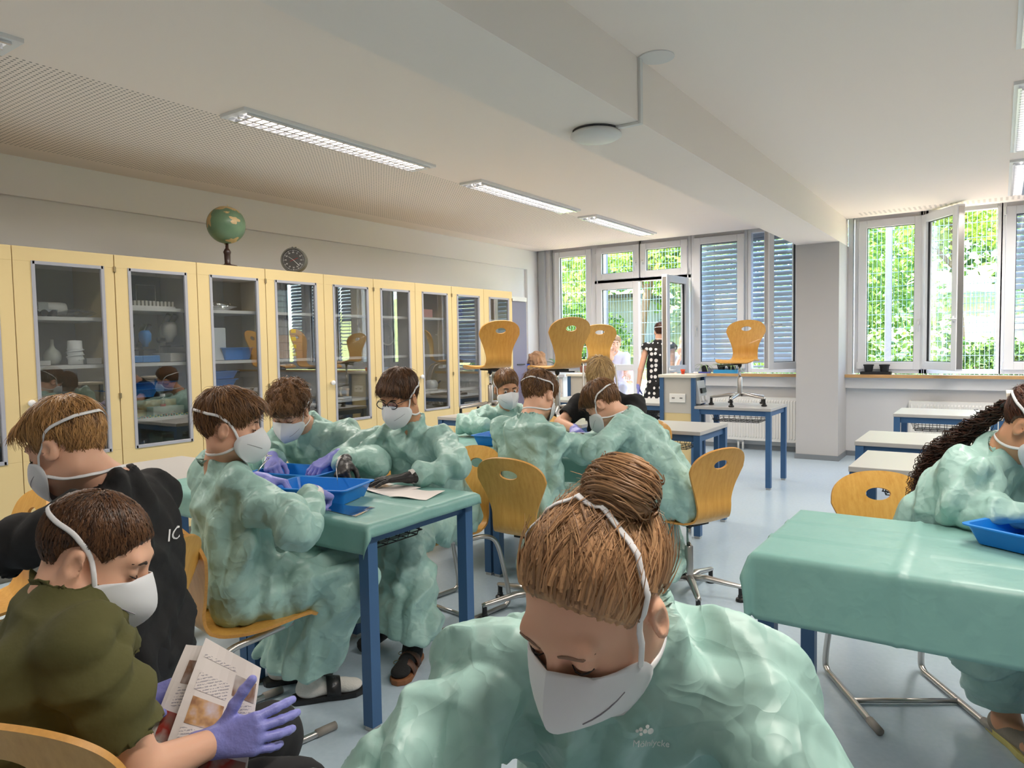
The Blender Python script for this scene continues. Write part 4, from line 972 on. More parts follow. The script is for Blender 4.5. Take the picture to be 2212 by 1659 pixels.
def nets(D, lo, h):
    S = D < 0; n = D.shape
    c = [S[i:n[0]-1+i, j:n[1]-1+j, k:n[2]-1+k] for i in (0,1) for j in (0,1) for k in (0,1)]
    sm = sum(x.astype(np.int8) for x in c); act = (sm > 0) & (sm < 8)
    I = np.argwhere(act); idx = -np.ones(act.shape, np.int32); idx[act] = np.arange(len(I))
    acc = np.zeros((len(I),3)); cnt = np.zeros(len(I))
    cor = [(0,0,0),(1,0,0),(0,1,0),(1,1,0),(0,0,1),(1,0,1),(0,1,1),(1,1,1)]
    vals = {q: D[I[:,0]+q[0], I[:,1]+q[1], I[:,2]+q[2]] for q in cor}
    for q in cor:
        for axx in range(3):
            if q[axx]: continue
            r = tuple(q[i]+(1 if i == axx else 0) for i in range(3)); a, b = vals[q], vals[r]; m = (a < 0) != (b < 0)
            t = np.where(m, a/np.where(m, a-b, 1), 0); p = np.tile(np.array(q, float), (len(I),1)); p[:,axx] += t
            acc[m] += p[m]; cnt[m] += 1
    V = lo+h*(I+acc/np.maximum(cnt,1)[:,None]); F = []
    for axx in range(3):
        o1, o2 = (axx+1) % 3, (axx+2) % 3
        sl0 = [slice(None)]*3; sl1 = [slice(None)]*3; sl0[axx] = slice(0,-1); sl1[axx] = slice(1,None)
        A, B = S[tuple(sl0)], S[tuple(sl1)]; E = np.argwhere(A != B)
        E = E[(E[:,o1] > 0) & (E[:,o2] > 0) & (E[:,o1] < n[o1]-1) & (E[:,o2] < n[o2]-1)]
        if not len(E): continue
        def cell(d1, d2):
            e = E.copy(); e[:,o1] -= d1; e[:,o2] -= d2; return idx[e[:,0], e[:,1], e[:,2]]
        Q = np.stack([cell(1,1), cell(0,1), cell(0,0), cell(1,0)], 1); fl = ~A[E[:,0],E[:,1],E[:,2]]
        Q[fl] = Q[fl][:,::-1]; F.append(Q)
    F = np.concatenate(F); return V, F[(F >= 0).all(1)]
def vnormals(V, F):
    nrm = np.cross(V[F[:,2]]-V[F[:,0]], V[F[:,3]]-V[F[:,1]]); N = np.zeros_like(V)
    for i in range(4): np.add.at(N, F[:,i], nrm)
    return N/np.maximum(np.linalg.norm(N, axis=1), 1e-12)[:,None]
def _hash01(I, k):
    h = _PERM[(_PERM[(_PERM[(I[:,0]+k*17) & 511]+I[:,1]) & 511]+I[:,2]+k*5) & 511]; return h
_RT = np.random.default_rng(5).uniform(-1, 1, size=(512,8))
def facets(P, seed=0, grad=.5):
    """lower envelope of tilted paraboloids on a jittered grid: flat facets meeting in sharp creases"""
    P = P+seed*3.77; I0 = np.floor(P).astype(np.int64); best = np.full(len(P), 9.)
    for dx in (-1,0,1):
        for dy in (-1,0,1):
            for dz in (-1,0,1):
                I = I0+np.array([dx,dy,dz]); r = _RT[_hash01(I, seed)]; d = P-(I+.5+.45*r[:,:3])
                best = np.minimum(best, r[:,3]*.16+grad*(r[:,4:7]*d).sum(1)+.55*grad*(d*d).sum(1))
    return best
def plnoise(P, seed=0):
    """piecewise linear noise on a simplex lattice: flat facets, sharp creases"""
    P = P+seed*5.13; I = np.floor(P).astype(np.int64); f = P-I; o = np.argsort(-f, axis=1); n = len(P); r = np.arange(n)
    fs = f[r[:,None], o]; J = I.copy(); val = lambda K: _RT[_hash01(K, seed), 3]
    out = val(J)*(1-fs[:,0]); J[r, o[:,0]] += 1; out += val(J)*(fs[:,0]-fs[:,1]); J[r, o[:,1]] += 1; out += val(J)*(fs[:,1]-fs[:,2]); J[r, o[:,2]] += 1; out += val(J)*fs[:,2]
    return out
def foldlines(P, seed):
    """long straight-ish creases in a few directions, each living only in patches"""
    g = np.random.default_rng(seed+200); out = 0
    for i in range(6):
        d = g.normal(size=3); d[2] *= .55; d /= np.linalg.norm(d); u = P@d*g.uniform(.75,1.5)+.55*pnoise(P*.45+i*7.7+seed)+g.uniform(0,1)
        tri = 1-4*np.abs(u-np.floor(u)-.5); m = np.clip(pnoise(P*.5+i*13.1+seed*1.7)*3.0, 0, 1); out = out+m*tri
    return out
def crumple(V, F, amp, scale, seed=0, fine=.16, aniso=(1,1,.6), fold=.85):
    """stiff non-woven cloth: straight creases and flat facets over slow bulges"""
    N = vnormals(V, F); P = V@np.array(Euler((.5,.4,.3)).to_matrix())*scale
    W = np.stack([pnoise(P*.5+3.1+seed), pnoise(P*.5+9.7+seed), pnoise(P*.5+17.3+seed)], 1); Q = (P+W*.9)*np.array(aniso)
    a = plnoise(Q, seed); b = plnoise(Q*2.4+W, seed+2); c = pnoise(Q*.5+5+seed)
    return V+N*(amp*(.45*a+fine*b+.6*c+fold*foldlines(V*scale+W*.25, seed)))[:,None]
def relax(V, F, it=1):
    for _ in range(it):
        A = np.zeros_like(V); c = np.zeros(len(V))
        for i in range(4):
            np.add.at(A, F[:,i], V[F[:,(i+1) % 4]]); np.add.at(c, F[:,i], 1)
        V = .5*V+.5*A/np.maximum(c,1)[:,None]
    return V

# ---- materials for people
def gown_material(name='gown_nonwoven', c1=(148,190,181), c2=(174,208,200), tilt=.32):
    m = mat(name, L(c1), .42, spec=.5); nt, b = nodes(m)
    tc = nt.nodes.new('ShaderNodeTexCoord'); n = nt.nodes.new('ShaderNodeTexNoise'); n.inputs['Scale'].default_value = 4; n.inputs['Detail'].default_value = 5
    nt.links.new(tc.outputs['Object'], n.inputs['Vector']); nt.links.new(mix_rgb(nt, n.outputs['Fac'], L(c1), L(c2)), b.inputs['Base Color'])
    # crinkle: every little facet of the cloth is tilted its own way
    g = nt.nodes.new('ShaderNodeNewGeometry'); acc = g.outputs['Normal']
    for sc, k in ((13, tilt), (30, tilt*.7)):
        mp = nt.nodes.new('ShaderNodeVectorMath'); mp.operation = 'MULTIPLY_ADD'; mp.inputs[1].default_value = (.10,.10,.10)
        nt.links.new(n.outputs['Color'], mp.inputs[0]); nt.links.new(tc.outputs['Object'], mp.inputs[2])
        vo = nt.nodes.new('ShaderNodeTexVoronoi'); vo.feature = 'SMOOTH_F1'; vo.inputs['Smoothness'].default_value = .12; vo.inputs['Scale'].default_value = sc; nt.links.new(mp.outputs[0], vo.inputs['Vector'])
        sb = nt.nodes.new('ShaderNodeVectorMath'); sb.operation = 'SUBTRACT'; sb.inputs[1].default_value = (.5,.5,.5); nt.links.new(vo.outputs['Color'], sb.inputs[0])
        ma = nt.nodes.new('ShaderNodeVectorMath'); ma.operation = 'MULTIPLY_ADD'; ma.inputs[1].default_value = (k,k,k); nt.links.new(sb.outputs[0], ma.inputs[0]); nt.links.new(acc, ma.inputs[2]); acc = ma.outputs[0]
    nm = nt.nodes.new('ShaderNodeVectorMath'); nm.operation = 'NORMALIZE'; nt.links.new(acc, nm.inputs[0])
    hh = None
    for sc, k in ((6.5, 1.0), (15, .45)):
        q = nt.nodes.new('ShaderNodeTexNoise'); q.inputs['Scale'].default_value = sc; q.inputs['Detail'].default_value = 1; q.inputs['Distortion'].default_value = .7; nt.links.new(tc.outputs['Object'], q.inputs['Vector'])
        v = math_node(nt, 'MULTIPLY', math_node(nt, 'ABSOLUTE', math_node(nt, 'SUBTRACT', q.outputs['Fac'], .5)), -k); hh = v if hh is None else math_node(nt, 'ADD', hh, v)
    bp = nt.nodes.new('ShaderNodeBump'); bp.inputs['Strength'].default_value = tilt*1.1; bp.inputs['Distance'].default_value = .06; nt.links.new(hh, bp.inputs['Height']); nt.links.new(nm.outputs[0], bp.inputs['Normal']); nt.links.new(bp.outputs[0], b.inputs['Normal'])
    return m
M_GOWN = gown_material()
M_SKIN = mat('skin', L((226,176,148)), .48, var=.06, vscale=14, sub=.12, spec=.35)
M_SKIN2 = mat('skin_tan', L((206,152,118)), .48, var=.06, vscale=14, sub=.12, spec=.35)
M_MASK = mat('mask_fleece', L((226,228,232)), .75)
M_STRAP = mat('mask_strap', L((232,232,234)), .7)
M_GLOVEB = mat('glove_violet_blue', L((138,140,212)), .42, bump=.25, bscale=70)
M_GLOVEK = mat('glove_black', (.018,.017,.018), .4, bump=.25, bscale=70)
M_CUFF = mat('knit_cuff', L((232,226,222)), .85, bump=.4, bscale=180)
M_TEEK = mat('tee_black', (.012,.012,.013), .85, bump=.2, bscale=30)
M_TEEG = mat('tee_olive', L((86,84,46)), .9, bump=.2, bscale=30)
def hair_mat(name, c1, c2):
    m = mat(name, c1, .38, spec=.4); nt, b = nodes(m)
    at = nt.nodes.new('ShaderNodeAttribute'); at.attribute_name = 'streak'
    nt.links.new(mix_rgb(nt, at.outputs['Fac'], c1, c2), b.inputs['Base Color']); return m
H_BROWN = hair_mat('hair_brown', L((64,42,28)), L((136,96,60)))
H_DKBROWN = hair_mat('hair_dark_brown', L((44,28,20)), L((104,70,44)))
H_SANDY = hair_mat('hair_sandy', L((98,66,38)), L((196,148,92)))
H_BLOND = hair_mat('hair_blond', L((126,98,62)), L((206,172,118)))
H_GIRL = hair_mat('hair_chestnut', L((104,72,48)), L((206,160,116)))
H_BLACK = hair_mat('hair_black', L((16,11,10)), L((92,52,34)))

# ---- head in local coordinates: x to the person's right, y forward, z up
HC, HR = V3((0,-.012,.032)), V3((.074,.096,.086))
def head_prims(T):
    """T: function local->world points (np), Rm rotation"""
    Rm, o = T
    w = lambda p: o+Rm@V3(p)
    P = []
    P.append((ellip(w(HC), HR, Rm), 'u', .02))
    P.append((ellip(w((0,.028,-.036)), (.060,.066,.080), Rm), 'u', .03))
    P.append((ellip(w((0,.062,-.094)), (.026,.024,.022), Rm), 'u', .03))
    for s in (-1,1):
        P.append((ellip(w((s*.040,.050,-.034)), (.026,.030,.032), Rm), 'u', .02))      # cheek
        P.append((ellip(w((s*.045,.0,-.070)), (.018,.05,.022), Rm), 'u', .03))         # jaw
    P.append((capsule(w((-.036,.078,.030)), w((.036,.078,.030)), .013), 'u', .022))
    for s in (-1,1): P.append((ellip(w((s*.032,.098,.010)), (.020,.016,.015), Rm), 's', .016))
    for s in (-1,1): P.append((ellip(w((s*.032,.077,.008)), (.0155,.0125,.0125), Rm), 'u', .004))  # lids
    P.append((capsule(w((0,.088,.014)), w((0,.110,-.026)), .0085, .0125), 'u', .012))
    for s in (-1,1): P.append((ellip(w((s*.011,.098,-.030)), (.009,.010,.008), Rm), 'u', .006))
    for s in (-1,1):
        P.append((ellip(w((s*.080,-.012,-.006)), (.010,.021,.031), Rm@rotm('z', s*-24)), 'u', .008))
        P.append((ellip(w((s*.089,-.006,-.002)), (.007,.011,.017), Rm@rotm('z', s*-24)), 's', .006))
    return P
def rotm(ax, deg):
    return np.array(Matrix.Rotation(R(deg), 3, ax.upper()))
def head_frame(c, face, pitch=0, roll=0):
    """c centre, face = horizontal (x,y) direction the face points to, pitch down positive (deg), roll"""
    yw = math.atan2(-face[0], face[1])
    Rm = np.array((Matrix.Rotation(yw, 3, 'Z') @ Matrix.Rotation(R(-pitch), 3, 'X') @ Matrix.Rotation(R(roll), 3, 'Y')))
    return Rm, V3(c)

def hair_mesh(name, hm, parent, T, base, style, seed=1, thick=.02, front=((.088,.07),(.02,-.02)), nape=-.055, top=0., fringe=0, strands=900, slen=.055, lock=8, amp=.5, ears=.034, h=.0055, flow=(0,-.35,.94), curl=.25, sides=.006, toward=False, vol=True):
    Rm, o = T; w = lambda p: o+Rm@V3(p)
    (y1,z1),(y2,z2) = front; nv = V3((z1-z2, -(y1-y2))); nv /= np.linalg.norm(nv)
    prims = [(ellip(w(HC+V3((0,-.003,.002))), HR+V3((sides, sides*1.2, sides)), Rm), 'u', .01)]
    if vol: prims.append((ellip(w(HC+V3((0,-.005,.030+top*.2))), (HR[0]+thick*.45-.002, HR[1]+thick*.55, HR[2]-.024+thick*.9+top*.5), Rm), 'u', .02))
    if top: prims.append((ellip(w(HC+V3((0,.018,.040+top*.4))), (.058+thick*.5, .080+thick*.5, .050+top), Rm), 'u', .03))
    if fringe: prims.append((ellip(w((0,.074,.082)), (.056,.032+fringe,.024+fringe*.4), Rm), 'u', .025))
    def cut(P):
        q = (P-o)@Rm
        g1 = nv[0]*(q[...,1]-y1)+nv[1]*(q[...,2]-z1)
        g2 = nape-q[...,2]+.15*np.maximum(0, -.03-q[...,1])*0
        e = ears-np.sqrt((np.abs(q[...,0])-.082)**2*.35+(q[...,1]+.008)**2+(q[...,2]+.008)**2)
        return np.maximum(np.maximum(g1, g2), e)
    big = (cut, w((0,0,0))-.25, w((0,0,0))+.25)
    prims.append((big, 'i', .016))
    V, F = fieldmesh(prims, h)
    N = vnormals(V, F); q = (V-o)@Rm-HC; a = unit(flow); ph = np.arccos(np.clip((q@a)/np.maximum(np.linalg.norm(q,axis=1),1e-6), -1, 1))
    e1 = unit(np.cross(a, (1,0,0))); e2 = np.cross(a, e1); az = np.arctan2(q@e1, q@e2)
    def streak(az, ph, k, s): return pnoise(np.stack([np.cos(az)*k+s, np.sin(az)*k+s*2, ph*1.6+s+curl*np.sin(az*5+ph*6)], 1))
    n1 = streak(az, ph, lock, seed*3.3); n2 = streak(az, ph, lock*2.6, seed*5.1+9)
    V = V+N*((np.abs(n1)*1.3+n2*.45-.25)*thick*amp)[:,None]
    st = np.clip(.45+n1*.7+n2*1.1+.12, 0, 1)
    nv0 = len(V)
    # loose strands
    Vs, Fs, Ss = [], [], []
    g = np.random.default_rng(seed+50); N2 = vnormals(V, F); okv = np.nonzero(cut(V) < (-.009 if toward else -.012))[0]; pick = okv[g.integers(0, len(okv), strands)]
    for i in pick:
        p = V[i]; n = N2[i]; ql = (p-o)@Rm-HC; rad = ql-a*(ql@a); tl = np.cross(np.cross(ql, a), ql); t = -(Rm@tl)
        t = -t if False else t
        ln = np.linalg.norm(t); 
        if ln < 1e-6: continue
        t = unit(-(Rm@(a-ql*(ql@a)/(ql@ql))))          # away from the crown
        t = -t if toward else t
        t = unit(t-n*(t@n)); side = np.cross(n, t); L_ = slen*g.uniform(.5,1.3); wv = g.uniform(-.4,.4); lift = g.uniform(.0,.06) if toward else g.uniform(.0,.28)
        if not toward: L_ = min(L_, .012+1.1*max(0., -cut(p[None])[0]+fringe*.5))
        wd = g.uniform(.0012,.0026); pts = []
        for k in range(5):
            s_ = k/4; pp = p+t*L_*s_+side*L_*(wv*s_*s_+curl*.35*math.sin(s_*5+wv*9))+n*(.0012+L_*lift*s_*(1-.75*s_)-(5.0*L_*L_)*s_*s_)
            ww = wd*(1-.85*s_); pts += [pp-side*ww, pp+n*ww*.9, pp+side*ww]
        b0 = len(Vs); Vs += pts; sv = np.clip(st[i]+g.uniform(-.25,.35), 0, 1)
        for k in range(4):
            for j in range(2): Fs.append((b0+k*3+j, b0+k*3+j+1, b0+k*3+j+4, b0+k*3+j+3))
        Ss += [sv]*15
    if Vs:
        V = np.concatenate([V, np.array(Vs)]); F = np.concatenate([F, np.array(Fs)+nv0]); st = np.concatenate([st, Ss])
    me = np_mesh(name, V-base, F, hm); at = me.attributes.new('streak', 'FLOAT', 'POINT'); 
    at.data.foreach_set('value', np.asarray(st[:len(me.vertices)], np.float32))
    return obj(name, me, parent)

def mask_parts(parent, T, base, upper=True, hair=.014, strap=True, high=False):
    Rm, o = T; w = lambda p: Vector(o+Rm@V3(p)-base)
    ridge = [(0,.107,.011),(0,.123,-.008),(0,.139,-.032),(0,.145,-.054),(0,.136,-.082),(0,.114,-.110),(0,.094,-.124)]
    side = [(.047,.086,-.006),(.062,.067,-.012),(.073,.040,-.025),(.077,.028,-.044),(.075,.028,-.066),(.064,.044,-.092),(.045,.070,-.116)]
    rs = spline(ridge, 3); ss = spline(side, 3); n = len(rs); m = 8
    mb = MB(); cols = list(range(-m, m+1))
    for i in range(n):
        a, b = rs[i], ss[i]
        for j in cols:
            t = abs(j)/m; s = 1 if j >= 0 else -1; p = a.lerp(b, t); bul = .016*math.sin(PI*t)*math.sin(PI*i/(n-1)); p = p+Vector((.75,.65,0)).normalized()*bul
            mb.v.append(w((p.x*s, p.y, p.z)))
    k_ = len(cols)
    for i in range(n-1):
        for j in range(k_-1): mb.f.append((i*k_+j, i*k_+j+1, (i+1)*k_+j+1, (i+1)*k_+j))
    mo = mb.build('face_mask', M_MASK, parent, smooth=True); so = mo.modifiers.new('s', 'SOLIDIFY'); so.thickness = .0022; so.offset = 1
    bm = bmesh.new(); bm.from_mesh(mo.data)
    for e in bm.edges:
        if all(v.index % k_ == m for v in e.verts): e.smooth = False
    bm.to_mesh(mo.data); bm.free()
    for s in (1,-1):      # pressed weld lines
        P = []
        for k in range(6):
            t = .28+.45*k/5; a = rs[int(n*.62)]; b = ss[int(n*.45)]; p = a.lerp(b, t)+Vector((.75,.65,0)).normalized()*(.0185*math.sin(PI*t)); P.append(w((p.x*s, p.y+.001, p.z)))
        MB().tube(P, .0009, 4).build('weld_seam', mat('mask_seam', L((150,148,156)), .8), mo)
    if strap:
        k = hair
        up = [(.074,.040,-.032),(.080,.014,.012),(.080,-.03,.045),(.060,-.078,.052),(0,-.108,.055)]
        if high: up = [(.075,.040,-.034),(.083,.020,.026),(.082,-.012,.080),(.060,-.036,.118),(.03,-.048,.134),(0,-.052,.138)]
        lo_ = [(.073,.032,-.062),(.064,-.005,-.086),(.056,-.048,-.098),(.034,-.074,-.102),(0,-.084,-.104)]
        trees = []
        for ch in parent.children:
            if ch.name.split('.')[0] in ('body', 'hair'):
                bm = bmesh.new(); bm.from_mesh(ch.data); trees.append(BVHTree.FromBMesh(bm)); bm.free()
        for path, cz in ((up, .03), (lo_, -.09)):
            full = path+[(-x,y,z) for x,y,z in reversed(path[:-1])]; P = []; sp_ = spline(full, 5); nsp = len(sp_)
            for i, p in enumerate(sp_):
                c = Vector((0,-.01,min(p.z, .05))); d = (p-c).normalized(); r_ = (p-c).length
                if 3 < i < nsp-4:
                    C_, D_ = w(c), Vector(Rm@np.array(d)); best = 0
                    for tr in trees:
                        hit, nn, ii, dist = tr.ray_cast(C_+D_*.22, -D_, .22)
                        if hit is not None: best = max(best, .22-dist)
                    if best: r_ = min(max(best+.0018, r_*.8), r_+.045)
                P.append((d, r_, c))
            rr = [q[1] for q in P]
            for _ in range(2): rr = [rr[0]]+[max(rr[i], (rr[i-1]+rr[i]+rr[i+1])/3) for i in range(1, nsp-1)]+[rr[-1]]
            MB().tube([w(c+d*r_) for (d, _, c), r_ in zip(P, rr)], .0048, 6, flat=(1.0,.3), up=tuple(Rm@V3((0,0,1)))).build('strap', M_STRAP, mo, smooth=True)
    return mo

def face_lines(parent, T, base, col=(.05,.03,.02), eyes=False):
    Rm, o = T; w = lambda p: Vector(o+Rm@V3(p)-base)
    bd = [c for c in parent.children if c.name.split('.')[0] == 'body'][0]; bm = bmesh.new(); bm.from_mesh(bd.data); tr = BVHTree.FromBMesh(bm); bm.free(); D_ = Vector(Rm@V3((0,1,0)))
    for s in (-1,1):
        P = []
        for x, z in ((.013,.027),(.020,.030),(.028,.0325),(.036,.033),(.044,.031),(.051,.027)):
            hit = tr.ray_cast(w((s*x, .2, z)), -D_)[0]; P.append((hit if hit is not None else w((s*x,.085,z)))+D_*.0006)
        MB().tube(P, [.0022,.0034,.0036,.0032,.0026,.0010], 6, flat=(1.0,.5), up=tuple(Rm@V3((0,0,1)))).build('eyebrow', mat('brow_%d' % int(col[0]*1000), col, .8), parent, smooth=True)
    for s in (-1,1): MB().tube([w((s*x, y+.0012, z)) for x,y,z in ((.019,.0845,.003),(.026,.0893,.0005),(.034,.0893,-.0002),(.041,.0850,.002),(.0465,.0785,.0045))], [.0006,.0012,.0014,.0014,.0006], 5).build('eyelash', mat('lash', (.02,.012,.01), .7), parent)
    if eyes:
        ew = mat('eye_white', (.7,.68,.66), .2); ir = mat('iris_dark', (.03,.018,.012), .15)
        for s in (-1,1):
            e = MB().lathe([(max(.0003,.0118*math.sin(a)), -.0118*math.cos(a)) for a in [PI*k/10 for k in range(11)]], 14, Matrix.Translation(w((s*.032,.0795,.008))) , caps=False).build('eyeball', ew, parent, smooth=True)
            MB().lathe([(max(.0003,.0058*math.sin(a)), -.0058*math.cos(a)) for a in [PI*k/8 for k in range(9)]], 12, Matrix.Translation(w((s*.032+.002,.0875,.0082))), caps=False).build('iris', ir, e, smooth=True)

def hand_mesh(side, pose):
    """wrist at origin, fingers +y, back of the hand +z; side +1 right hand (thumb at -x)"""
    sx = -side; curl, spread, thumb = pose
    fx = [(.028,.086,(.042,.026,.021)),(.009,.091,(.046,.029,.022)),(-.011,.087,(.042,.027,.021)),(-.029,.077,(.033,.021,.018))]
    P = []
    for i, (x, y, ln) in enumerate(fx):
        b = V3((sx*x, y, 0)); P.append((capsule((sx*x*.45,.0,0), b, .0165, .0125), 'u', .012))
    P.append((capsule((0,-.030,0), (0,.005,0), .0285, .0245), 'u', .015))
    P.append((ellip((sx*.026,.035,-.012), (.018,.030,.014)), 'u', .012))
    for i, (x, y, ln) in enumerate(fx):
        p = V3((sx*x, y, 0)); a = 0; c = curl[i]; yaw = sx*x*spread*14
        for k, l_ in enumerate(ln):
            a += c[k]; d = V3((math.sin(yaw)*math.cos(a), math.cos(yaw)*math.cos(a), -math.sin(a))); q = p+d*l_
            r0 = .0102-.0007*k-(.001 if i == 3 else 0); P.append((capsule(p, q, r0, r0-.0008), 'u', .004)); p = q
    p = V3((sx*.028,.022,-.008)); d0, bend = thumb
    d = unit((sx*d0[0], d0[1], d0[2]))
    for k, l_ in enumerate((.042,.032,.026)):
        q = p+d*l_; P.append((capsule(p, q, .0125-.001*k, .0115-.001*k), 'u', .006)); p = q; d = unit(d+V3((-sx*bend*.35, bend*.25, -bend*.25)))
    return fieldmesh(P, .0036)
def C3(a, b, c): return (R(a), R(b), R(c))
POSES = {
 'relax': ([C3(25,30,20),C3(30,34,22),C3(34,36,22),C3(38,36,22)], .35, ((.72,.62,-.25), .5)),
 'grip':  ([C3(52,62,40),C3(58,66,42),C3(62,66,42),C3(64,66,42)], .15, ((.45,.75,-.6), 1.0)),
 'pinch': ([C3(48,48,25),C3(52,56,30),C3(50,62,36),C3(48,62,36)], .2, ((.35,.8,-.55), .6)),
 'flat':  ([C3(4,8,6),C3(5,8,6),C3(6,9,6),C3(8,10,8)], .9, ((.85,.5,-.1), .2)),
 'hold':  ([C3(30,22,12),C3(34,26,14),C3(36,28,16),C3(36,30,18)], .55, ((.75,.6,.15), .2)),
}
_hm = {}
def hand(parent, base, side, wrist, d, back, pose, m, name='glove'):
    """d: direction wrist->fingers, back: direction the back of the hand faces"""
    key = (side, pose)
    if key not in _hm: _hm[key] = hand_mesh(side, POSES[pose])
    V, F = _hm[key]; y = unit(d); z = V3(back)-y*(V3(back)@y); z = unit(z); x = np.cross(y, z)
    W = V@np.stack([x, y, z])+V3(wrist)-base
    return obj(name, np_mesh(name, W, F, m), parent)
def cuff(parent, base, el, wr, m=None):
    d = unit(V3(wr)-V3(el)); a = V3(wr)-d*.075-base; b = V3(wr)-d*.008-base
    return MB().tube([a, a+(b-a)*.3, a+(b-a)*.6, b], [.037,.036,.035,.033], 14).build('knit_cuff', m or M_CUFF, parent, smooth=True)

def person(label, hip, neck, head, face, pitch=0, roll=0, skin=None, sh=None, elb=None, wr=None, hands=None, wear='gown', kn=None, an=None, cloth=None, hairf=None, seed=1, amp=.021, hg=.0085, glove=None, eyes=False, mask=True, brow=(.05,.03,.02), hs=1.0, hairt=.014, fat=1.0, skirt=True, legs=None, collar=True, shr=.066, strap=True, high=False, sleeve=.68, hem=.13):
    """all joints in metres in the room; pairs are (right, left)"""
    hip, neck, head = V3(hip), V3(neck), V3(head); base = V3((hip[0], hip[1], 0))
    root = thing('person', label, 'person', tuple(base)); T = head_frame(head, face, pitch, roll); Rm, o = T
    skin = skin or M_SKIN
    # body: one continuous surface
    P = head_prims(T); w = lambda p: o+Rm@V3(p)
    P.append((capsule(w((0,-.022,-.05)), neck+V3((0,0,.0)), .053*hs, .058*hs), 'u', .035))
    P.append((capsule(neck, neck*.8+hip*.2, .055, .075), 'u', .04))
    if wear == 'tee':
        P.append((capsule(sh[0], sh[1], .045), 'u', .04)); P.append((capsule(neck*.8+hip*.2, hip, .08, .09), 'u', .05))
        for i in (0,1):
            P.append((capsule(sh[i], elb[i], .046, .039), 'u', .02)); P.append((capsule(elb[i], wr[i], .040, .027), 'u', .015))
    V, F = fieldmesh(P, .0055)
    obj('body', np_mesh('body', V-base, F, skin), root)
    up = unit(neck-hip); rt = unit(V3(sh[0])-V3(sh[1])); fwd = np.cross(up, rt)
    # clothing
    G = []
    if wear == 'gown':
        for s in (1,-1):
            G.append((capsule(hip+rt*s*.075*fat-up*.02, neck-up*.13+rt*s*.085*fat-fwd*.0, .118*fat, .108*fat), 'u', .05))
        G.append((capsule(sh[0], sh[1], shr), 'u', .05)); G.append((capsule(neck+up*.012, neck-up*.14, .074, .115), 'u', .045))
        for i in (0,1):
            G.append((capsule(sh[i], elb[i], .068*fat, .070), 'u', .04))
            e, q = V3(elb[i]), V3(wr[i]); d = unit(q-e); G.append((capsule(e, q-d*.055, .068, .045), 'u', .035))
        if kn is not None and skirt:
            for i in (0,1):
                G.append((capsule(hip+rt*(1-2*i)*.09, kn[i], .108, .088), 'u', .05))
                G.append((capsule(kn[i], V3(an[i])+V3((0,0,.06)), .090, .115), 'u', .05))
            km = (V3(kn[0])+V3(kn[1]))/2; am = (V3(an[0])+V3(an[1]))/2
            G.append((capsule(km, am+V3((0,0,.06)), .10, .13), 'u', .06)); G.append((capsule(hip, km, .10, .085), 'u', .05))
        if kn is not None and skirt: G.append(((lambda P: P[...,2]-hem, V3((-50,-50,-1)), V3((50,50,hem))), 's', .004))
        G.append((capsule(w((0,-.02,-.05)), neck+up*.035, .058, .060), 's', .008))
        nm, gm = 'gown', cloth or M_GOWN
    else:
        for s in (1,-1): G.append((capsule(hip+rt*s*.055, neck-up*.13+rt*s*.075, .112*fat, .105*fat), 'u', .05))
        G.append((capsule(sh[0], sh[1], .068), 'u', .05)); G.append((capsule(neck+up*.006, neck-up*.15, .076, .105), 'u', .05))
        for i in (0,1): 
            e = V3(sh[i])*(1-sleeve)+V3(elb[i])*sleeve; G.append((capsule(sh[i], e, .066, .068), 'u', .03))
            d = unit(V3(elb[i])-V3(sh[i])); G.append((capsule(e+d*.055, e+d*.12, .08), 's', .006))
        G.append((capsule(w((0,-.02,-.05)), neck+up*.045, .056, .056), 's', .008))
        nm, gm = 't_shirt', cloth
    V, F = fieldmesh(G, hg); V = crumple(V, F, amp, 8.0 if wear == 'gown' else 9.0, seed); V[:,2] = np.maximum(V[:,2], .02)
    gown = obj(nm, np_mesh(nm, V-base, F, gm), root); root['_g'] = 1; del root['_g']
    if legs is not None and kn is not None:
        Q = []
        for i in (0,1):
            Q.append((capsule(hip+rt*(1-2*i)*.08, kn[i], .095, .07), 'u', .04)); Q.append((capsule(kn[i], V3(an[i])+V3((0,0,.05)), .068, .055), 'u', .03))
        Q.append((capsule(hip+rt*.06, hip-rt*.06, .12), 'u', .04))
        V, F = fieldmesh(Q, .011); V = crumple(V, F, .008, 9, seed+3); obj('trousers', np_mesh('trousers', V-base, F, legs), root)
    # hands
    for i in (0,1):
        if hands and hands[i]:
            d, bk, pose, gm = hands[i]; hand(root, base, 1 if i == 0 else -1, wr[i], d, bk, pose, gm or skin, 'glove' if gm else 'bare_hand')
            if wear == 'gown': cuff(root, base, elb[i], wr[i])
    if hairf: hairf(root, T, base)
    if mask: mask_parts(root, T, base, hair=hairt, strap=strap, high=high)
    face_lines(root, T, base, brow, eyes)
    return root, T, base, gown

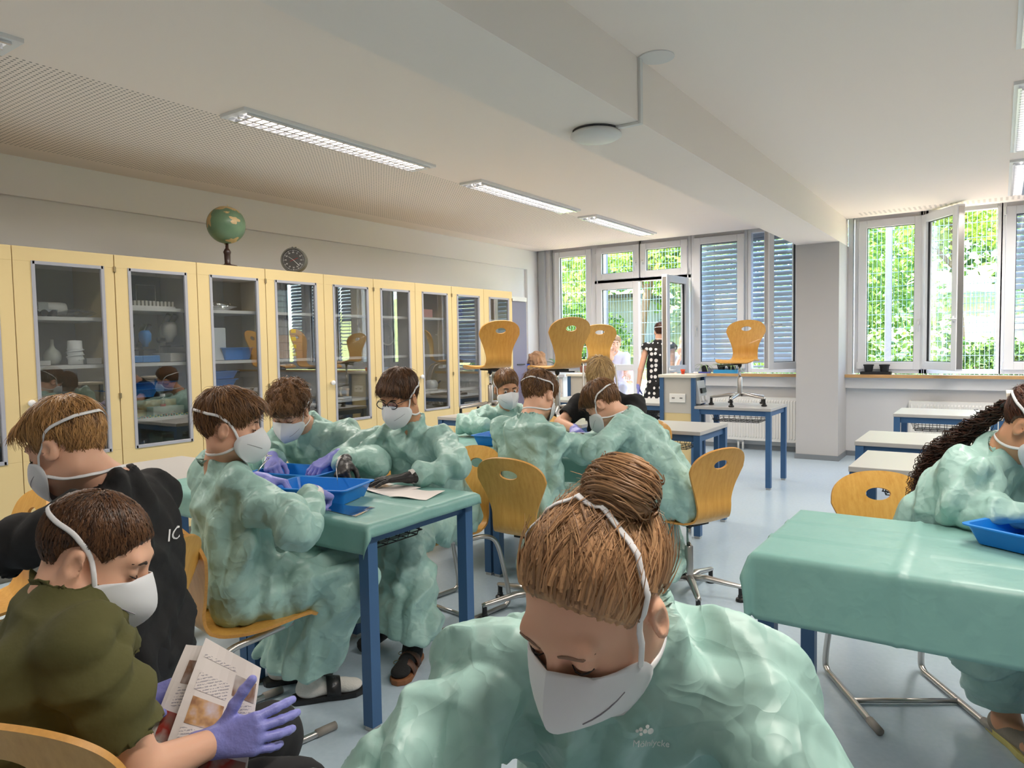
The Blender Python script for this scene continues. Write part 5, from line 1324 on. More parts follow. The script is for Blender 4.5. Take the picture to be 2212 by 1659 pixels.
def foot_shoe(root, base, ankle, toe, kind, sock=None):
    """toe: horizontal direction"""
    a = V3(ankle); d = unit((toe[0], toe[1], 0)); r = np.array([d[1], -d[0], 0]); T = lambda x, y, z: a*np.array([1,1,0])+r*x+d*y+V3((0,0,z))
    Rm = np.stack([r, d, V3((0,0,1))], 1)
    Pf = [(capsule(T(0,-.02,.07), T(0,-.02,.16), .042, .045), 'u', .02), (ellip(T(0,-.03,.05), (.036,.045,.036), Rm), 'u', .02), (capsule(T(0,0,.052), T(.004,.11,.045), .038, .030), 'u', .03), (ellip(T(.004,.14,.040), (.042,.05,.024), Rm), 'u', .02)]
    V, F = fieldmesh(Pf, .006); obj('sock', np_mesh('sock', V-base, F, sock), root)
    sole = [T(x, y, 0) for x, y in [(.035*math.cos(t), -.075+.02*math.sin(t)-.0) for t in np.linspace(PI, 2*PI, 7)]+[(.040,-.02),(.040,.05),(.05,.11),(.047,.16),(.028,.19),(0,.20),(-.03,.185),(-.047,.15),(-.045,.09),(-.038,.03)]]
    mb = MB(); k = len(sole)
    for z in (0, .024):
        for p in sole: mb.v.append(Vector(p+V3((0,0,z))-base))
    mb.f.append(tuple(reversed(range(k)))); mb.f.append(tuple(range(k, 2*k)))
    for i in range(k): mb.f.append((i, (i+1) % k, k+(i+1) % k, k+i))
    return mb, T
# ================================================================== THE PEOPLE
B, K = M_GLOVEB, M_GLOVEK
def H(mat_, **kw): return lambda root, T, base: hair_mesh('hair', mat_, root, T, base, '', **kw)
SLIDE = mat('slide_black', (.015,.015,.016), .35); SOCKW = mat('sock_white', L((224,220,214)), .9, bump=.3, bscale=160); SOCKK = mat('sock_black', (.015,.015,.015), .9, bump=.3, bscale=160)

# -- boy in the gown with slides, near side of the corner table
r, T, b, g = person('boy in a teal gown and black slides seated at the corner table, back to camera', (-2.32,1.56,.55), (-2.38,1.56,1.0), (-2.31,1.55,1.14), (.66,.75), 8, 0,
  sh=((-2.21,1.50,.94),(-2.54,1.61,.94)), elb=((-1.98,1.57,.82),(-2.70,1.72,.83)), wr=((-2.14,1.79,.875),(-2.51,1.83,.885)),
  hands=(((-.35,.8,-.25),(.35,.1,.9),'grip',B), ((.7,.55,-.15),(-.2,.1,.95),'pinch',B)), kn=((-2.05,1.87,.53),(-2.31,1.97,.53)), an=((-2.27,1.84,.08),(-2.52,1.90,.08)),
  seed=1, hairf=H(H_BROWN, seed=1, thick=.020, top=.008, fringe=.006, nape=-.060, front=((.10,.052),(.03,-.01)), strands=1500, slen=.06, lock=7), hairt=.022)
LOGOS = []
for (a, d) in (((-2.27,1.86,.08),(.6,.8)), ((-2.50,1.90,.08),(.55,.83))):
    mb, TT = foot_shoe(r, b, a, d, 'slide', SOCKW); sh_ = mb.build('slide', SLIDE, r, bevel=.004)
    P = [Vector(TT(.05*math.cos(t), .10, .022+.052*math.sin(t))-b) for t in np.linspace(0, PI, 12)]; Q = [Vector(TT(.05*math.cos(t), .045, .026+.062*math.sin(t))-b) for t in np.linspace(0, PI, 12)]
    s2 = MB(); 
    for p, q in zip(P, Q): s2.v += [p, q]
    for i in range(11): s2.f.append((2*i, 2*i+1, 2*i+3, 2*i+2))
    so_ = s2.build('strap', SLIDE, sh_, smooth=True); mo_ = so_.modifiers.new('s', 'SOLIDIFY'); mo_.thickness = .005; LOGOS.append((so_, b, TT))

# -- curly boy bending over the second tray, far side
person('curly brown-haired boy in a teal gown bending over the rear tray', (-3.02,2.76,.56), (-2.975,2.44,1.01), (-2.89,2.27,1.115), (.46,-.89), 32, -6,
  sh=((-3.14,2.45,.955),(-2.81,2.56,.965)), elb=((-3.06,2.24,.86),(-2.56,2.52,.85)), wr=((-2.84,2.12,.90),(-2.63,2.31,.90)),
  hands=(((.6,-.45,-.25),(-.2,-.3,.9),'grip',B), ((-.35,-.8,-.4),(.2,-.3,.9),'relax',B)), kn=((-3.12,2.33,.53),(-2.86,2.35,.53)), an=((-3.1,2.4,.08),(-2.85,2.42,.08)), seed=2,
  hairf=H(H_BROWN, seed=2, thick=.03, top=.012, fringe=.014, nape=-.045, front=((.105,.045),(.03,-.01)), strands=2200, slen=.05, lock=5, amp=.9, curl=.9), hairt=.026)

# -- boy with glasses at the table corner
r5, T5, b5, g5 = person('boy with black-rimmed glasses and black gloves in a teal gown', (-2.40,2.84,.55), (-2.465,2.70,1.01), (-2.46,2.60,1.165), (.10,-.99), 20, 0,
  sh=((-2.635,2.66,.955),(-2.30,2.73,.955)), elb=((-2.67,2.40,.87),(-2.08,2.56,.87)), wr=((-2.44,2.21,.90),(-2.19,2.36,.835)),
  hands=(((.5,-.65,-.35),(-.3,-.3,.9),'grip',K), ((-.78,-.6,-.06),(0,-.05,1),'flat',K)), kn=((-2.52,2.40,.53),(-2.25,2.40,.53)), an=((-2.45,2.42,.08),(-2.13,2.32,.08)), seed=3, skin=M_SKIN2,
  hairf=H(H_DKBROWN, seed=3, thick=.022, top=.016, fringe=.008, nape=-.045, front=((.098,.060),(.028,.0)), strands=1700, slen=.045, lock=7), hairt=.02)
Rm, o = T5; w = lambda p: Vector(o+Rm@V3(p)-b5)
gls = MB()
for s in (-1, 1):
    gls.tube([w((s*.034+.0275*math.cos(a), .108-.02*abs(s*.034+.0275*math.cos(a))*2.5, .013+.0195*math.sin(a))) for a in [2*PI*k/22 for k in range(22)]], .0022, 6, closed=True)
    gls.tube([w((s*.061,.098,.020)), w((s*.076,.075,.020)), w((s*.083,.02,.014)), w((s*.084,-.02,.008))], .002, 6)
gls.tube([w((-.008,.107,.017)), w((0,.110,.020)), w((.008,.107,.017))], .002, 6)
go = gls.build('glasses', M_BLACK, r5, smooth=True)
ln = MB()
for s in (-1,1):
    c = len(ln.v); ln.v.append(w((s*.034,.106-.0017*1,.013)))
    for k in range(18): a = 2*PI*k/18; x = s*.034+.025*math.cos(a); ln.v.append(w((x, .108-.05*abs(x), .013+.0185*math.sin(a))))
    for k in range(18): ln.f.append((c, c+1+k, c+1+(k+1) % 18))
ln.build('lens', glass_mat('lens_glass', (.9,.95,.97), refl=1.5), go, smooth=True)
mb, TT = foot_shoe(r5, b5, (-2.145,2.30,.08), (.42,-.9), 'sandal', SOCKK); sd = mb.build('sandal', mat('cork_brown', L((140,92,58)), .7, var=.2, vscale=60), r5, bevel=.004)
LB = mat('brown_leather', L((92,60,44)), .55); 
for y0, y1, hh in ((.015,.055,.070),(.085,.125,.055)):
    s2 = MB()
    for t in np.linspace(0, PI, 12): s2.v += [Vector(TT(.05*math.cos(t), y0, .02+hh*math.sin(t))-b5), Vector(TT(.05*math.cos(t), y1, .02+(hh-.006)*math.sin(t))-b5)]
    for i in range(11): s2.f.append((2*i, 2*i+1, 2*i+3, 2*i+2))
    so_ = s2.build('strap', LB, sd, smooth=True); mo_ = so_.modifiers.new('s', 'SOLIDIFY'); mo_.thickness = .004
    ym = (y0+y1)/2; MB().tube([Vector(TT(.034+.013*math.cos(a), ym+.017*math.sin(a), .022+hh*.72)-b5) for a in [2*PI*k/12 for k in range(12)]], .0018, 5, closed=True).build('buckle', M_HINGE, sd)
MB().tube([Vector(V3((-2.43,2.42,.06))-b5), Vector(V3((-2.40,2.25,.05))-b5)], [.04,.035], 10).build('sock', SOCKK, r5, smooth=True)

# -- short-haired boy looking up at the second row
person('short-haired boy in a teal gown looking sideways at the camera', (-2.95,4.46,.55), (-2.93,4.23,.965), (-2.87,4.12,1.115), (.78,-.62), 14, 4,
  sh=((-3.08,4.16,.91),(-2.80,4.30,.91)), elb=((-3.08,3.96,.865),(-2.62,4.14,.86)), wr=((-2.84,3.88,.875),(-2.55,3.92,.87)),
  hands=(None, None), kn=((-3.0,4.05,.53),(-2.8,4.05,.53)), an=((-3.0,4.1,.08),(-2.8,4.1,.08)), seed=4, skin=M_SKIN2, eyes=True,
  hairf=H(H_BROWN, seed=4, thick=.012, top=.014, nape=-.04, front=((.088,.075),(.03,.01)), strands=900, slen=.022, lock=10), hairt=.014)
# -- boy seen from behind
person('brown-haired boy in a teal gown seen from behind at the second row', (-2.06,3.17,.56), (-2.10,3.23,1.005), (-2.10,3.33,1.135), (.08,1), 30, -8,
  sh=((-1.94,3.21,.95),(-2.27,3.24,.95)), elb=((-1.86,3.38,.84),(-2.40,3.40,.84)), wr=((-1.95,3.58,.87),(-2.22,3.60,.87)),
  hands=(((-.3,.9,-.1),(0,0,1),'grip',B), ((.3,.9,-.1),(0,0,1),'grip',B)), kn=((-1.94,3.52,.53),(-2.17,3.52,.53)), an=((-1.95,3.40,.08),(-2.18,3.40,.08)), seed=5,
  hairf=H(H_BROWN, seed=5, thick=.024, top=.008, nape=-.058, front=((.098,.055),(.03,-.01)), strands=1600, slen=.05, lock=6, curl=.6), hairt=.024)
# -- blond boy in a black T-shirt
person('blond boy in a black T-shirt with violet gloves bending over the second row', (-2.12,4.46,.56), (-2.12,4.22,1.06), (-2.10,4.06,1.195), (.45,-.89), 45, 0,
  sh=((-2.33,4.20,1.01),(-1.95,4.26,1.02)), elb=((-2.40,4.06,.90),(-1.86,4.06,.87)), wr=((-2.22,3.93,.885),(-2.03,3.88,.87)), wear='tee', cloth=M_TEEK, amp=.012,
  hands=(((.5,-.7,-.1),(-.2,-.2,.9),'grip',B), ((-.4,-.8,-.1),(.2,-.2,.9),'grip',B)), kn=((-2.22,4.05,.5),(-2.0,4.05,.5)), an=((-2.2,4.15,.08),(-2.0,4.15,.08)), legs=mat('jeans_dark', L((40,44,60)), .85), seed=6,
  hairf=H(H_BLOND, seed=6, thick=.022, top=.006, fringe=.008, nape=-.05, front=((.10,.05),(.03,-.01)), strands=1500, slen=.06, lock=9, curl=.15), hairt=.02)
# -- boy leaning in from the table end
person('boy in a teal gown leaning far over from the swivel chair at the table end', (-1.47,3.78,.58), (-1.73,3.65,1.0), (-1.835,3.59,1.075), (-.93,-.12), 42, 6,
  sh=((-1.77,3.80,.965),(-1.66,3.50,.965)), elb=((-1.95,3.78,.84),(-1.74,3.34,.85)), wr=((-2.02,3.60,.88),(-1.93,3.47,.87)),
  hands=(((-.6,-.5,0),(0,0,1),'grip',K), ((-.7,.35,.05),(0,0,1),'grip',K)), kn=((-1.72,3.93,.52),(-1.66,3.66,.52)), an=((-1.58,3.92,.08),(-1.52,3.62,.08)), seed=7, hairt=.016, fat=1.12,
  hairf=H(H_SANDY if False else H_BROWN, seed=7, thick=.017, top=.016, fringe=.01, nape=-.045, front=((.10,.055),(.03,.0)), strands=1300, slen=.04, lock=7))

# -- boy in the black T-shirt at the left
r1, T1, b1, g1 = person('boy in a black T-shirt with swept sandy hair at the left edge', (-2.04,1.04,.56), (-2.07,1.01,1.035), (-2.125,.92,1.158), (-.88,-.47), 24, 4,
  sh=((-2.13,1.15,.98),(-1.97,.87,.98)), elb=((-2.38,1.02,.86),(-2.20,.69,.88)), wr=((-2.60,.86,.82),(-2.44,.60,.84)), wear='tee', cloth=M_TEEK, amp=.014, fat=1.12, hg=.008,
  hands=(((-.9,-.3,-.1),(0,0,1),'relax',B), ((-.9,-.1,-.1),(0,0,1),'relax',B)), kn=((-2.46,.92,.52),(-2.34,.70,.52)), an=((-2.42,.90,.08),(-2.30,.66,.08)), legs=mat('trousers_black', (.012,.012,.014), .9), seed=8, hairt=.010, hs=.95,
  hairf=H(H_SANDY, seed=8, sides=.003, thick=.009, top=.012, fringe=.024, nape=-.050, front=((.094,.068),(.03,.012)), strands=2600, slen=.05, lock=9, curl=.3, h=.0045))
# printed sleeve letters of the black T-shirt
def on_surface(o_, base, me, origin, xdir, ydir, n, name, m, lift=.003):
    """lay flat letters on a mesh: origin in the room, n points out of the cloth"""
    bm = bmesh.new(); bm.from_mesh(o_.data); tr = BVHTree.FromBMesh(bm); bm.free(); mb = MB(); N = Vector(unit(n)); X = Vector(unit(xdir)); Y = Vector(unit(ydir)); O = Vector(V3(origin)-base)
    F0 = np.array([O+X*v.co.x+Y*v.co.y for v in me.vertices]); dep = np.zeros(len(F0))
    for k, p in enumerate(F0):
        hit, nn, i, d = tr.ray_cast(Vector(p)+N*.15, -N); dep[k] = .15-d if hit is not None else 0
    for k, v in enumerate(me.vertices):       # never sink between two creases
        near = ((F0-F0[k])**2).sum(1) < .011**2; mb.v.append(Vector(F0[k])+N*(dep[near].max()+lift+v.co.z))
    mb.f += [tuple(f.vertices) for f in me.polygons]; return mb.build(name, m, o_)
me = text_mesh('IC', .046, .0002, True); on_surface(g1, b1, me, (-2.0,1.13,.89), (.25,.97,.0), (0,0,1), (.95,-.25,0), 'sleeve_letters', M_WHITE)

for so_, bb_, TT in LOGOS:
    me = text_mesh('FILA', .026, .0002); o0 = TT(0,0,0); ex = unit(TT(1,0,0)-o0); ey = unit(TT(0,1,0)-o0); ez = V3((0,0,1)); nn = unit(ex*.55+ez*.84)
    on_surface(so_, bb_, me, TT(.024,.072,.07), unit(np.cross(ey, nn)), ey, nn, 'strap_lettering', mat('logo_grey', L((96,98,104)), .3), .0035)
# -- boy in the olive T-shirt with the booklet
r2, T2, b2, g2 = person('boy in an olive T-shirt with cropped hair reading a booklet', (-1.52,.48,.56), (-1.455,.615,.945), (-1.455,.67,1.022), (.70,.72), 28, -4,
  sh=((-1.31,.58,.90),(-1.60,.72,.90)), elb=((-1.26,.64,.665),(-1.66,.80,.68)), wr=((-1.268,.785,.648),(-1.545,.775,.655)), wear='tee', cloth=M_TEEG, amp=.012, hg=.008,
  hands=(((.70,.58,.15),(.6,-.6,.3),'hold',B), ((.6,.6,.25),(-.4,-.5,.7),'hold',B)), kn=((-1.20,.90,.5),(-1.42,1.02,.5)), an=((-1.25,.95,.08),(-1.48,1.05,.08)), legs=mat('trousers_black'), seed=9, hairt=.008,
  hairf=H(H_DKBROWN, seed=9, vol=False, sides=.0045, thick=.006, top=.0, nape=-.068, front=((.086,.075),(.035,.008)), strands=6000, slen=.011, lock=16, amp=.3, h=.0045))

# -- foreground girl with the bun
def bun_hair(root, T, base):
    hair_mesh('hair', H_GIRL, root, T, base, '', seed=10, thick=.010, top=.0, nape=-.03, front=((.074,.098),(.020,.004)), strands=7000, slen=.06, lock=15, amp=.5, flow=(0,-.80,.60), curl=.10, h=.004, ears=.036, toward=True, sides=.007, vol=False)
    Rm, o = T; c = V3((-.018,-.090,.112)); w = lambda p: o+Rm@V3(p)
    Ra = np.array(Quaternion((1,.15,0), R(62)).to_matrix()) if False else np.array(Matrix.Rotation(R(58), 3, 'X') @ Matrix.Rotation(R(18), 3, 'Y')); P = [(ellip(w(c), (.043,.040,.037), Rm), 'u', .01)]
    V, F = fieldmesh(P, .004); N = vnormals(V, F); q = ((V-w(c))@Rm)@Ra; az = np.arctan2(q[:,1], q[:,0]); rr = np.linalg.norm(q[:,:2], axis=1)
    sw = np.sin(az*1+q[:,2]*120+rr*60); n1 = pnoise(np.stack([q[:,2]*150+az*1.2, rr*90, az*.8], 1)); V = V+N*(sw*.0035+n1*.004)[:,None]; st = np.clip(.45+n1*1.0+sw*.12, 0, 1)
    Vs, Fs, Ss = [], [], []; g = np.random.default_rng(5)
    for i in range(420):
        a0 = g.uniform(0, 2*PI); ph = g.uniform(-1.1, 1.2); ln = g.uniform(.8, 2.2); k0 = len(Vs); off = g.uniform(1.0, 1.13)+ (g.uniform(0,.16) if i % 14 == 0 else 0); wd = g.uniform(.0009,.002)
        for k in range(8):
            a = a0+ln*k/7; p2 = ph+.25*math.sin(k*.5+a0); d = V3((math.cos(a)*math.cos(p2), math.sin(a)*math.cos(p2), math.sin(p2))); d = Ra@d; p = c+d*V3((.0445,.041,.038))*off; u_ = (Ra@V3((0,0,1)))*wd*(1-.6*abs(k/3.5-1)); Vs += [w(p-u_), w(p+d*wd*.6), w(p+u_)]
        for k in range(7):
            for j in range(2): Fs.append((k0+k*3+j, k0+k*3+j+1, k0+k*3+j+4, k0+k*3+j+3))
        Ss += [min(1, max(0, g.uniform(.1,1)))]*24
    nv = len(V); V = np.concatenate([V, np.array(Vs)]); F = np.concatenate([F, np.array(Fs)+nv]); st = np.concatenate([st, Ss])
    me = np_mesh('hair_bun', V-base, F, H_GIRL); me.attributes.new('streak', 'FLOAT', 'POINT').data.foreach_set('value', st.astype(np.float32)); obj('hair_bun', me, root)
    MB().tube([Vector(w(c+V3((.03*math.cos(a), .028*math.sin(a)+.012, -.030+.004*math.sin(a))))-base) for a in [2*PI*k/20 for k in range(20)]], .004, 6, closed=True).build('hair_tie', M_DARK, root, smooth=True)
r10, T10, b10, g10 = person('girl with a hair bun and white mask in a teal gown, front', (-.56,1.20,.56), (-.425,.885,1.01), (-.405,.765,1.105), (-.18,-.98), 37, -8,
  sh=((-.585,.80,.945),(-.285,.985,.945)), elb=((-.66,.60,.80),(-.13,.83,.80)), wr=((-.46,.44,.83),(-.20,.56,.83)), hands=(((.5,-.6,0),(0,0,1),'relax',B), ((-.3,-.8,0),(0,0,1),'relax',B)),
  kn=((-.62,.80,.5),(-.38,.86,.5)), an=((-.62,.88,.08),(-.38,.92,.08)), seed=10, amp=.022, hg=.0055, hairf=bun_hair, hairt=.012, brow=(.26,.15,.10), fat=1.0, high=True)
MW_ = mat('print_white', (.85,.85,.83), .6)
me = text_mesh('Mölnlycke', .0125, .0002)
LO, LX, LYd, LN = V3((-.326,.768,.926)), (.80,.56,-.12), (.05,.16,.95), (.45,-.85,.35)
on_surface(g10, b10, me, LO, LX, LYd, LN, 'logo_lettering', MW_, .0015)
dots = MB()
for x, y, rr in ((-.022,.018,.0022),(-.0175,.0205,.0026),(-.0115,.0185,.003),(-.0165,.0145,.0022),(-.009,.0245,.0026),(-.004,.0185,.0042)):
    c0 = len(dots.v); dots.v.append(Vector((x, y, 0))); 
    for k in range(14): dots.v.append(Vector((x+rr*math.cos(2*PI*k/14), y+rr*math.sin(2*PI*k/14), 0)))
    for k in range(14): dots.f.append((c0, c0+1+k, c0+1+(k+1) % 14))
on_surface(g10, b10, dots.mesh('d'), LO, LX, LYd, LN, 'logo_dots', MW_, .0015)

# -- girl with the curly ponytail at the right edge
def pony(root, T, base):
    hair_mesh('hair', H_BLACK, root, T, base, '', seed=12, thick=.010, nape=-.05, front=((.086,.080),(.02,-.01)), strands=1400, slen=.05, lock=14, amp=.4, flow=(0,-.9,.35), curl=.1, ears=.034, toward=True)
    Rm, o = T; w = lambda p: o+Rm@V3(p); g = random.Random(3); tie = w((0,-.118,.0))
    MB().tube([Vector(w((.018*math.cos(a), -.116+.004*math.sin(a), .018*math.sin(a)))-base) for a in [2*PI*k/14 for k in range(14)]], .006, 6, closed=True).build('hair_tie', M_BLACK, root, smooth=True)
    mb = MB(); st = []
    end = [V3((-.09,3.10,1.075)), V3((-.20,3.12,.98)), V3((-.245,3.10,.87)), V3((-.245,3.04,.76))]
    for i in range(210):
        ofs = V3((g.uniform(-1,1), g.uniform(-1,1), g.uniform(-1,1))); L_ = g.uniform(.55, 1.0); P = [tie+ofs*.012]
        c = [tie]+end; ph = g.uniform(0, 6.3); rad = g.uniform(.006,.015); fr = g.uniform(5,9)
        N_ = 46
        for k in range(1, N_):
            s = k/(N_-1)*L_*(len(c)-1); j = min(len(c)-2, int(s)); t = s-j; p = c[j]*(1-t)+c[j+1]*t
            sp = .010+.024*min(1, k/18); a = ph+fr*s*2.2; dn = unit(c[j+1]-c[j]); e1 = unit(np.cross(dn, (0.3,.2,1))); e2 = np.cross(dn, e1)
            P.append(p+ofs*sp+e1*rad*math.cos(a)+e2*rad*math.sin(a))
        w0 = g.uniform(.0012,.0024); n0 = len(mb.v); mb.tube([Vector(p-base) for p in P], [w0*(1-.5*k/N_) for k in range(N_)], 4, caps=False); st += [g.uniform(0,.75)]*(len(mb.v)-n0)
    me = mb.mesh('ponytail', H_BLACK, True); me.attributes.new('streak', 'FLOAT', 'POINT').data.foreach_set('value', np.array(st, np.float32)); obj('ponytail', me, root)
    MB().tube([Vector(w((-.088,.004+.007*math.cos(a), -.036+.008*math.sin(a)))-base) for a in [2*PI*k/14 for k in range(14)]], .0018, 6, closed=True).build('earring', mat('gold', (.8,.55,.15), .2, metal=1), root, smooth=True)
r11, T11, b11, g11 = person('girl with a dark curly ponytail in a teal gown at the right edge', (-.24,3.10,.56), (.015,3.00,1.01), (.105,2.93,1.12), (.90,-.42), 38, 0,
  sh=((-.08,2.87,.95),(.06,3.15,.95)), elb=((-.09,2.80,.845),(.30,3.05,.84)), wr=((.16,2.72,.86),(.30,2.80,.86)), hands=(((.8,-.3,0),(0,0,1),'relax',B), ((.2,-.8,0),(0,0,1),'relax',B)),
  kn=((-.06,2.72,.52),(.18,2.86,.52)), an=((.02,3.02,.08),(.2,3.15,.08)), seed=12, hairf=pony, hairt=.012, skin=M_SKIN2, fat=1.12)
mb, TT = foot_shoe(r11, b11, (.05,2.99,.08), (.55,-.83), 'sneaker', M_SKIN2); mb.build('sneaker_sole', mat('sole_yellow', L((190,180,110)), .6), r11, bevel=.004)
Vf, Ff = fieldmesh([(capsule(TT(0,-.04,.045), TT(.003,.12,.04), .044, .036), 'u', .03), (ellip(TT(.003,.15,.036), (.043,.045,.024), np.stack([unit((-.83,-.55,0)), unit((.55,-.83,0)), V3((0,0,1))], 1)), 'u', .02), (capsule(TT(0,-.03,.12), TT(0,-.03,.2), .05), 's', .01)], .006)
obj('sneaker', np_mesh('sneaker', Vf-b11, Ff, mat('sneaker_grey', L((140,132,120)), .85, bump=.3, bscale=120)), r11)

# -- woman in the dotted dress at the garden door
def dotted():
    m = mat('dotted_cloth', (.006,.006,.007), .8); nt, bb = nodes(m); tc = nt.nodes.new('ShaderNodeTexCoord'); vo = nt.nodes.new('ShaderNodeTexVoronoi'); vo.inputs['Scale'].default_value = 13.5; vo.inputs['Randomness'].default_value = .28
    nt.links.new(tc.outputs['Object'], vo.inputs['Vector']); f = math_node(nt, 'LESS_THAN', vo.outputs['Distance'], .33); nt.links.new(mix_rgb(nt, f, (.006,.006,.007), (.82,.80,.78)), bb.inputs['Base Color']); return m
r12, T12, b12, g12 = person('woman in a black dress with white dots standing at the garden door', (-3.86,9.22,.92), (-3.86,9.22,1.42), (-3.85,9.25,1.575), (-.35,.94), 5, 0, wear='tee', cloth=dotted(), amp=.004,
  sh=((-3.70,9.28,1.36),(-4.02,9.16,1.36)), elb=((-3.68,9.22,1.06),(-4.08,9.10,1.06)), wr=((-3.66,9.16,.82),(-4.10,9.06,.82)), hands=(((0,-.05,-1),(.9,-.3,0),'relax',B), ((0,-.05,-1),(-.9,-.3,0),'relax',B)),
  seed=13, sleeve=.08, hairf=H(H_BLACK, seed=13, thick=.014, nape=-.06, front=((.088,.078),(.02,-.01)), strands=500, slen=.04, lock=12, amp=.3, flow=(0,-.8,.5)), hairt=.014, mask=True)
Vd, Fd = fieldmesh([(capsule((-3.86,9.22,1.02), (-3.86,9.22,1.25), .125, .14), 'u', .05), (capsule((-3.86,9.22,.95), (-3.87,9.22,.50), .15, .25), 'u', .06)], .014); obj('skirt', np_mesh('skirt', crumple(Vd, Fd, .012, 6, 3)-b12, Fd, MATS['dotted_cloth']), r12)
for s in (-.08, .08): MB().tube([Vector(V3((-3.86+s,9.22,.5))-b12), Vector(V3((-3.86+s,9.22,.1))-b12), Vector(V3((-3.86+s,9.30,.05))-b12)], [.06,.045,.04], 10).build('lower_leg', M_SKIN, r12, smooth=True); MB().bx(-.04+s,.04+s,-.08,.16,.0,.03).build('shoe', M_BLACK, r12, bevel=.005)
# -- people on the terrace outside
M_TEEW = mat('tee_pale', L((214,208,220)), .85); M_TEEP = mat('tee_pink', L((226,170,176)), .85); M_TEEB = mat('tee_bluegrey', L((120,138,158)), .85)
def outsider(label, x, y, z, face, cloth, hm, s, arm=True):
    f = unit((face[0], face[1], 0)); rt = V3((f[1], -f[0], 0)); q = V3((x, y, z))
    sh = (q+rt*.16-V3((0,0,.20)), q-rt*.16-V3((0,0,.20))); el = (sh[0]-V3((0,0,.27))+f*.08, sh[1]-V3((0,0,.27))+f*.10)
    wr = (q+f*.13+rt*.06-V3((0,0,.20)) if arm else el[0]+f*.2-V3((0,0,.05)), el[1]+f*.22)
    hip = q-V3((0,0,.66))-f*.08
    return person(label, hip, q-f*.04-V3((0,0,.15)), q, face, 5, 0, wear='tee', cloth=cloth, amp=.005, hg=.012, sh=sh, elb=el, wr=wr, hands=(((0,0,1) if arm else f,-f,'relax',None), (f,(0,0,1),'relax',None)), mask=False, seed=20,
      kn=(hip+f*.4+rt*.1, hip+f*.4-rt*.1), an=((hip+f*.4+rt*.1)*V3((1,1,0))+V3((0,0,.05)), (hip+f*.4-rt*.1)*V3((1,1,0))+V3((0,0,.05))), legs=cloth, hairf=H(hm, seed=21, thick=.016, nape=-.06, strands=300, slen=.05, lock=8))
outsider('girl with hand at her chin sitting outside behind the glazed door', -4.98, 10.15, 1.42, (.5,-.86), M_TEEW, H_GIRL, 1)
outsider('bald-looking man with hand at his mouth seen through the open door leaf', -4.07, 10.75, 1.40, (.2,-.98), M_TEEB, H_BLOND, 1)
outsider('child in pink sitting far out on the terrace', -5.40, 11.2, 1.15, (.3,-.95), M_TEEP, H_SANDY, 1, False)
# ================================================================== CLOTHS, TRAYS, SMALL THINGS
M_CLOTH = gown_material('drape_nonwoven', (116,164,157), (136,180,173), .07)
def cloth(label, x0, x1, y0, y1, z, drop, seed, amp=.004, res=.014, cut=None, creases=()):
    """sheet over a table: (x0..x1, y0..y1) is the table top; drop = (left, right, near, far) overhang lengths"""
    l, rr, nr, fr = drop; X = np.arange(x0-l, x1+rr+res*.5, res); Y = np.arange(y0-nr, y1+fr+res*.5, res)
    G = np.stack(np.meshgrid(X, Y, indexing='ij'), -1).reshape(-1,2); sx, sy = G[:,0], G[:,1]
    ox = np.where(sx < x0, x0-sx, np.where(sx > x1, sx-x1, 0)); oy = np.where(sy < y0, y0-sy, np.where(sy > y1, sy-y1, 0))
    px = np.clip(sx, x0, x1); py = np.clip(sy, y0, y1); dx = np.where(sx < x0, -1, 1); dy = np.where(sy < y0, -1, 1)
    d = np.hypot(ox, oy); both = np.minimum(ox, oy)
    rad = .012; bend = np.where(d < rad*1.57, np.sin(np.minimum(d/rad, 1.57))*rad, rad)
    z_ = z-np.where(d < rad*1.57, rad*(1-np.cos(np.minimum(d/rad, 1.57))), rad+(d-rad*1.57)*np.where(both > 0, .93, .985))
    fl = .06*d+.55*both
    ux = np.where(d > 0, ox/np.maximum(d,1e-6), 0); uy = np.where(d > 0, oy/np.maximum(d,1e-6), 0)
    V = np.stack([px+dx*ux*(bend+fl), py+dy*uy*(bend+fl), z_], 1)
    P = np.stack([sx*7, sy*7, np.full(len(sx), seed*3.1)], 1); n = plnoise(P*.8, seed)*.5
    hang = np.clip(d/.1, 0, 1); V[:,2] += np.where(d < .02, np.abs(n)*amp*.7+.0015, 0)
    V[:,0] += dx*np.where(ox > 0, n*amp*3*hang, 0); V[:,1] += dy*np.where(oy > 0, n*amp*3*hang, 0)
    for (ax, c) in creases:      # pressed fold lines of the packed sheet
        q = sx if ax == 'x' else sy; k = np.exp(-((q-c)/.008)**2)*.007; V[:,2] += np.where(d < .02, k, 0); V[:,1] -= np.where((oy > 0) & (sy < y0), k*1.2, 0)
    nx, ny = len(X), len(Y); I = np.arange(nx*ny).reshape(nx, ny); F = np.stack([I[:-1,:-1], I[1:,:-1], I[1:,1:], I[:-1,1:]], -1).reshape(-1,4)
    o = obj('table_drape', np_mesh('table_drape', V, F, M_CLOTH)); s = o.modifiers.new('s', 'SOLIDIFY'); s.thickness = .001; s.offset = 1
    return tag(o, label, 'tablecloth', 'teal disposable drapes')
cloth('teal drape over the corner table, hanging down at its front corner', -3.36, -1.872, 1.795, 2.435, TZ+.002, (.0, .055, .115, .02), 1, .006, creases=(('x',-2.3),('y',2.1)))
cloth('teal drape over the second-row tables', -3.30, -1.80, 3.485, 4.125, TZ+.002, (.05, .05, .17, .03), 4, .006, creases=(('x',-2.6),('y',3.8)))
cloth('large teal drape on the right table with folded creases', -.605, .915, 2.165, 2.805, TZ+.002, (.06, .0, .205, .03), 7, .0022, creases=(('x',-.22),('x',.17),('y',2.38),('y',2.60)))
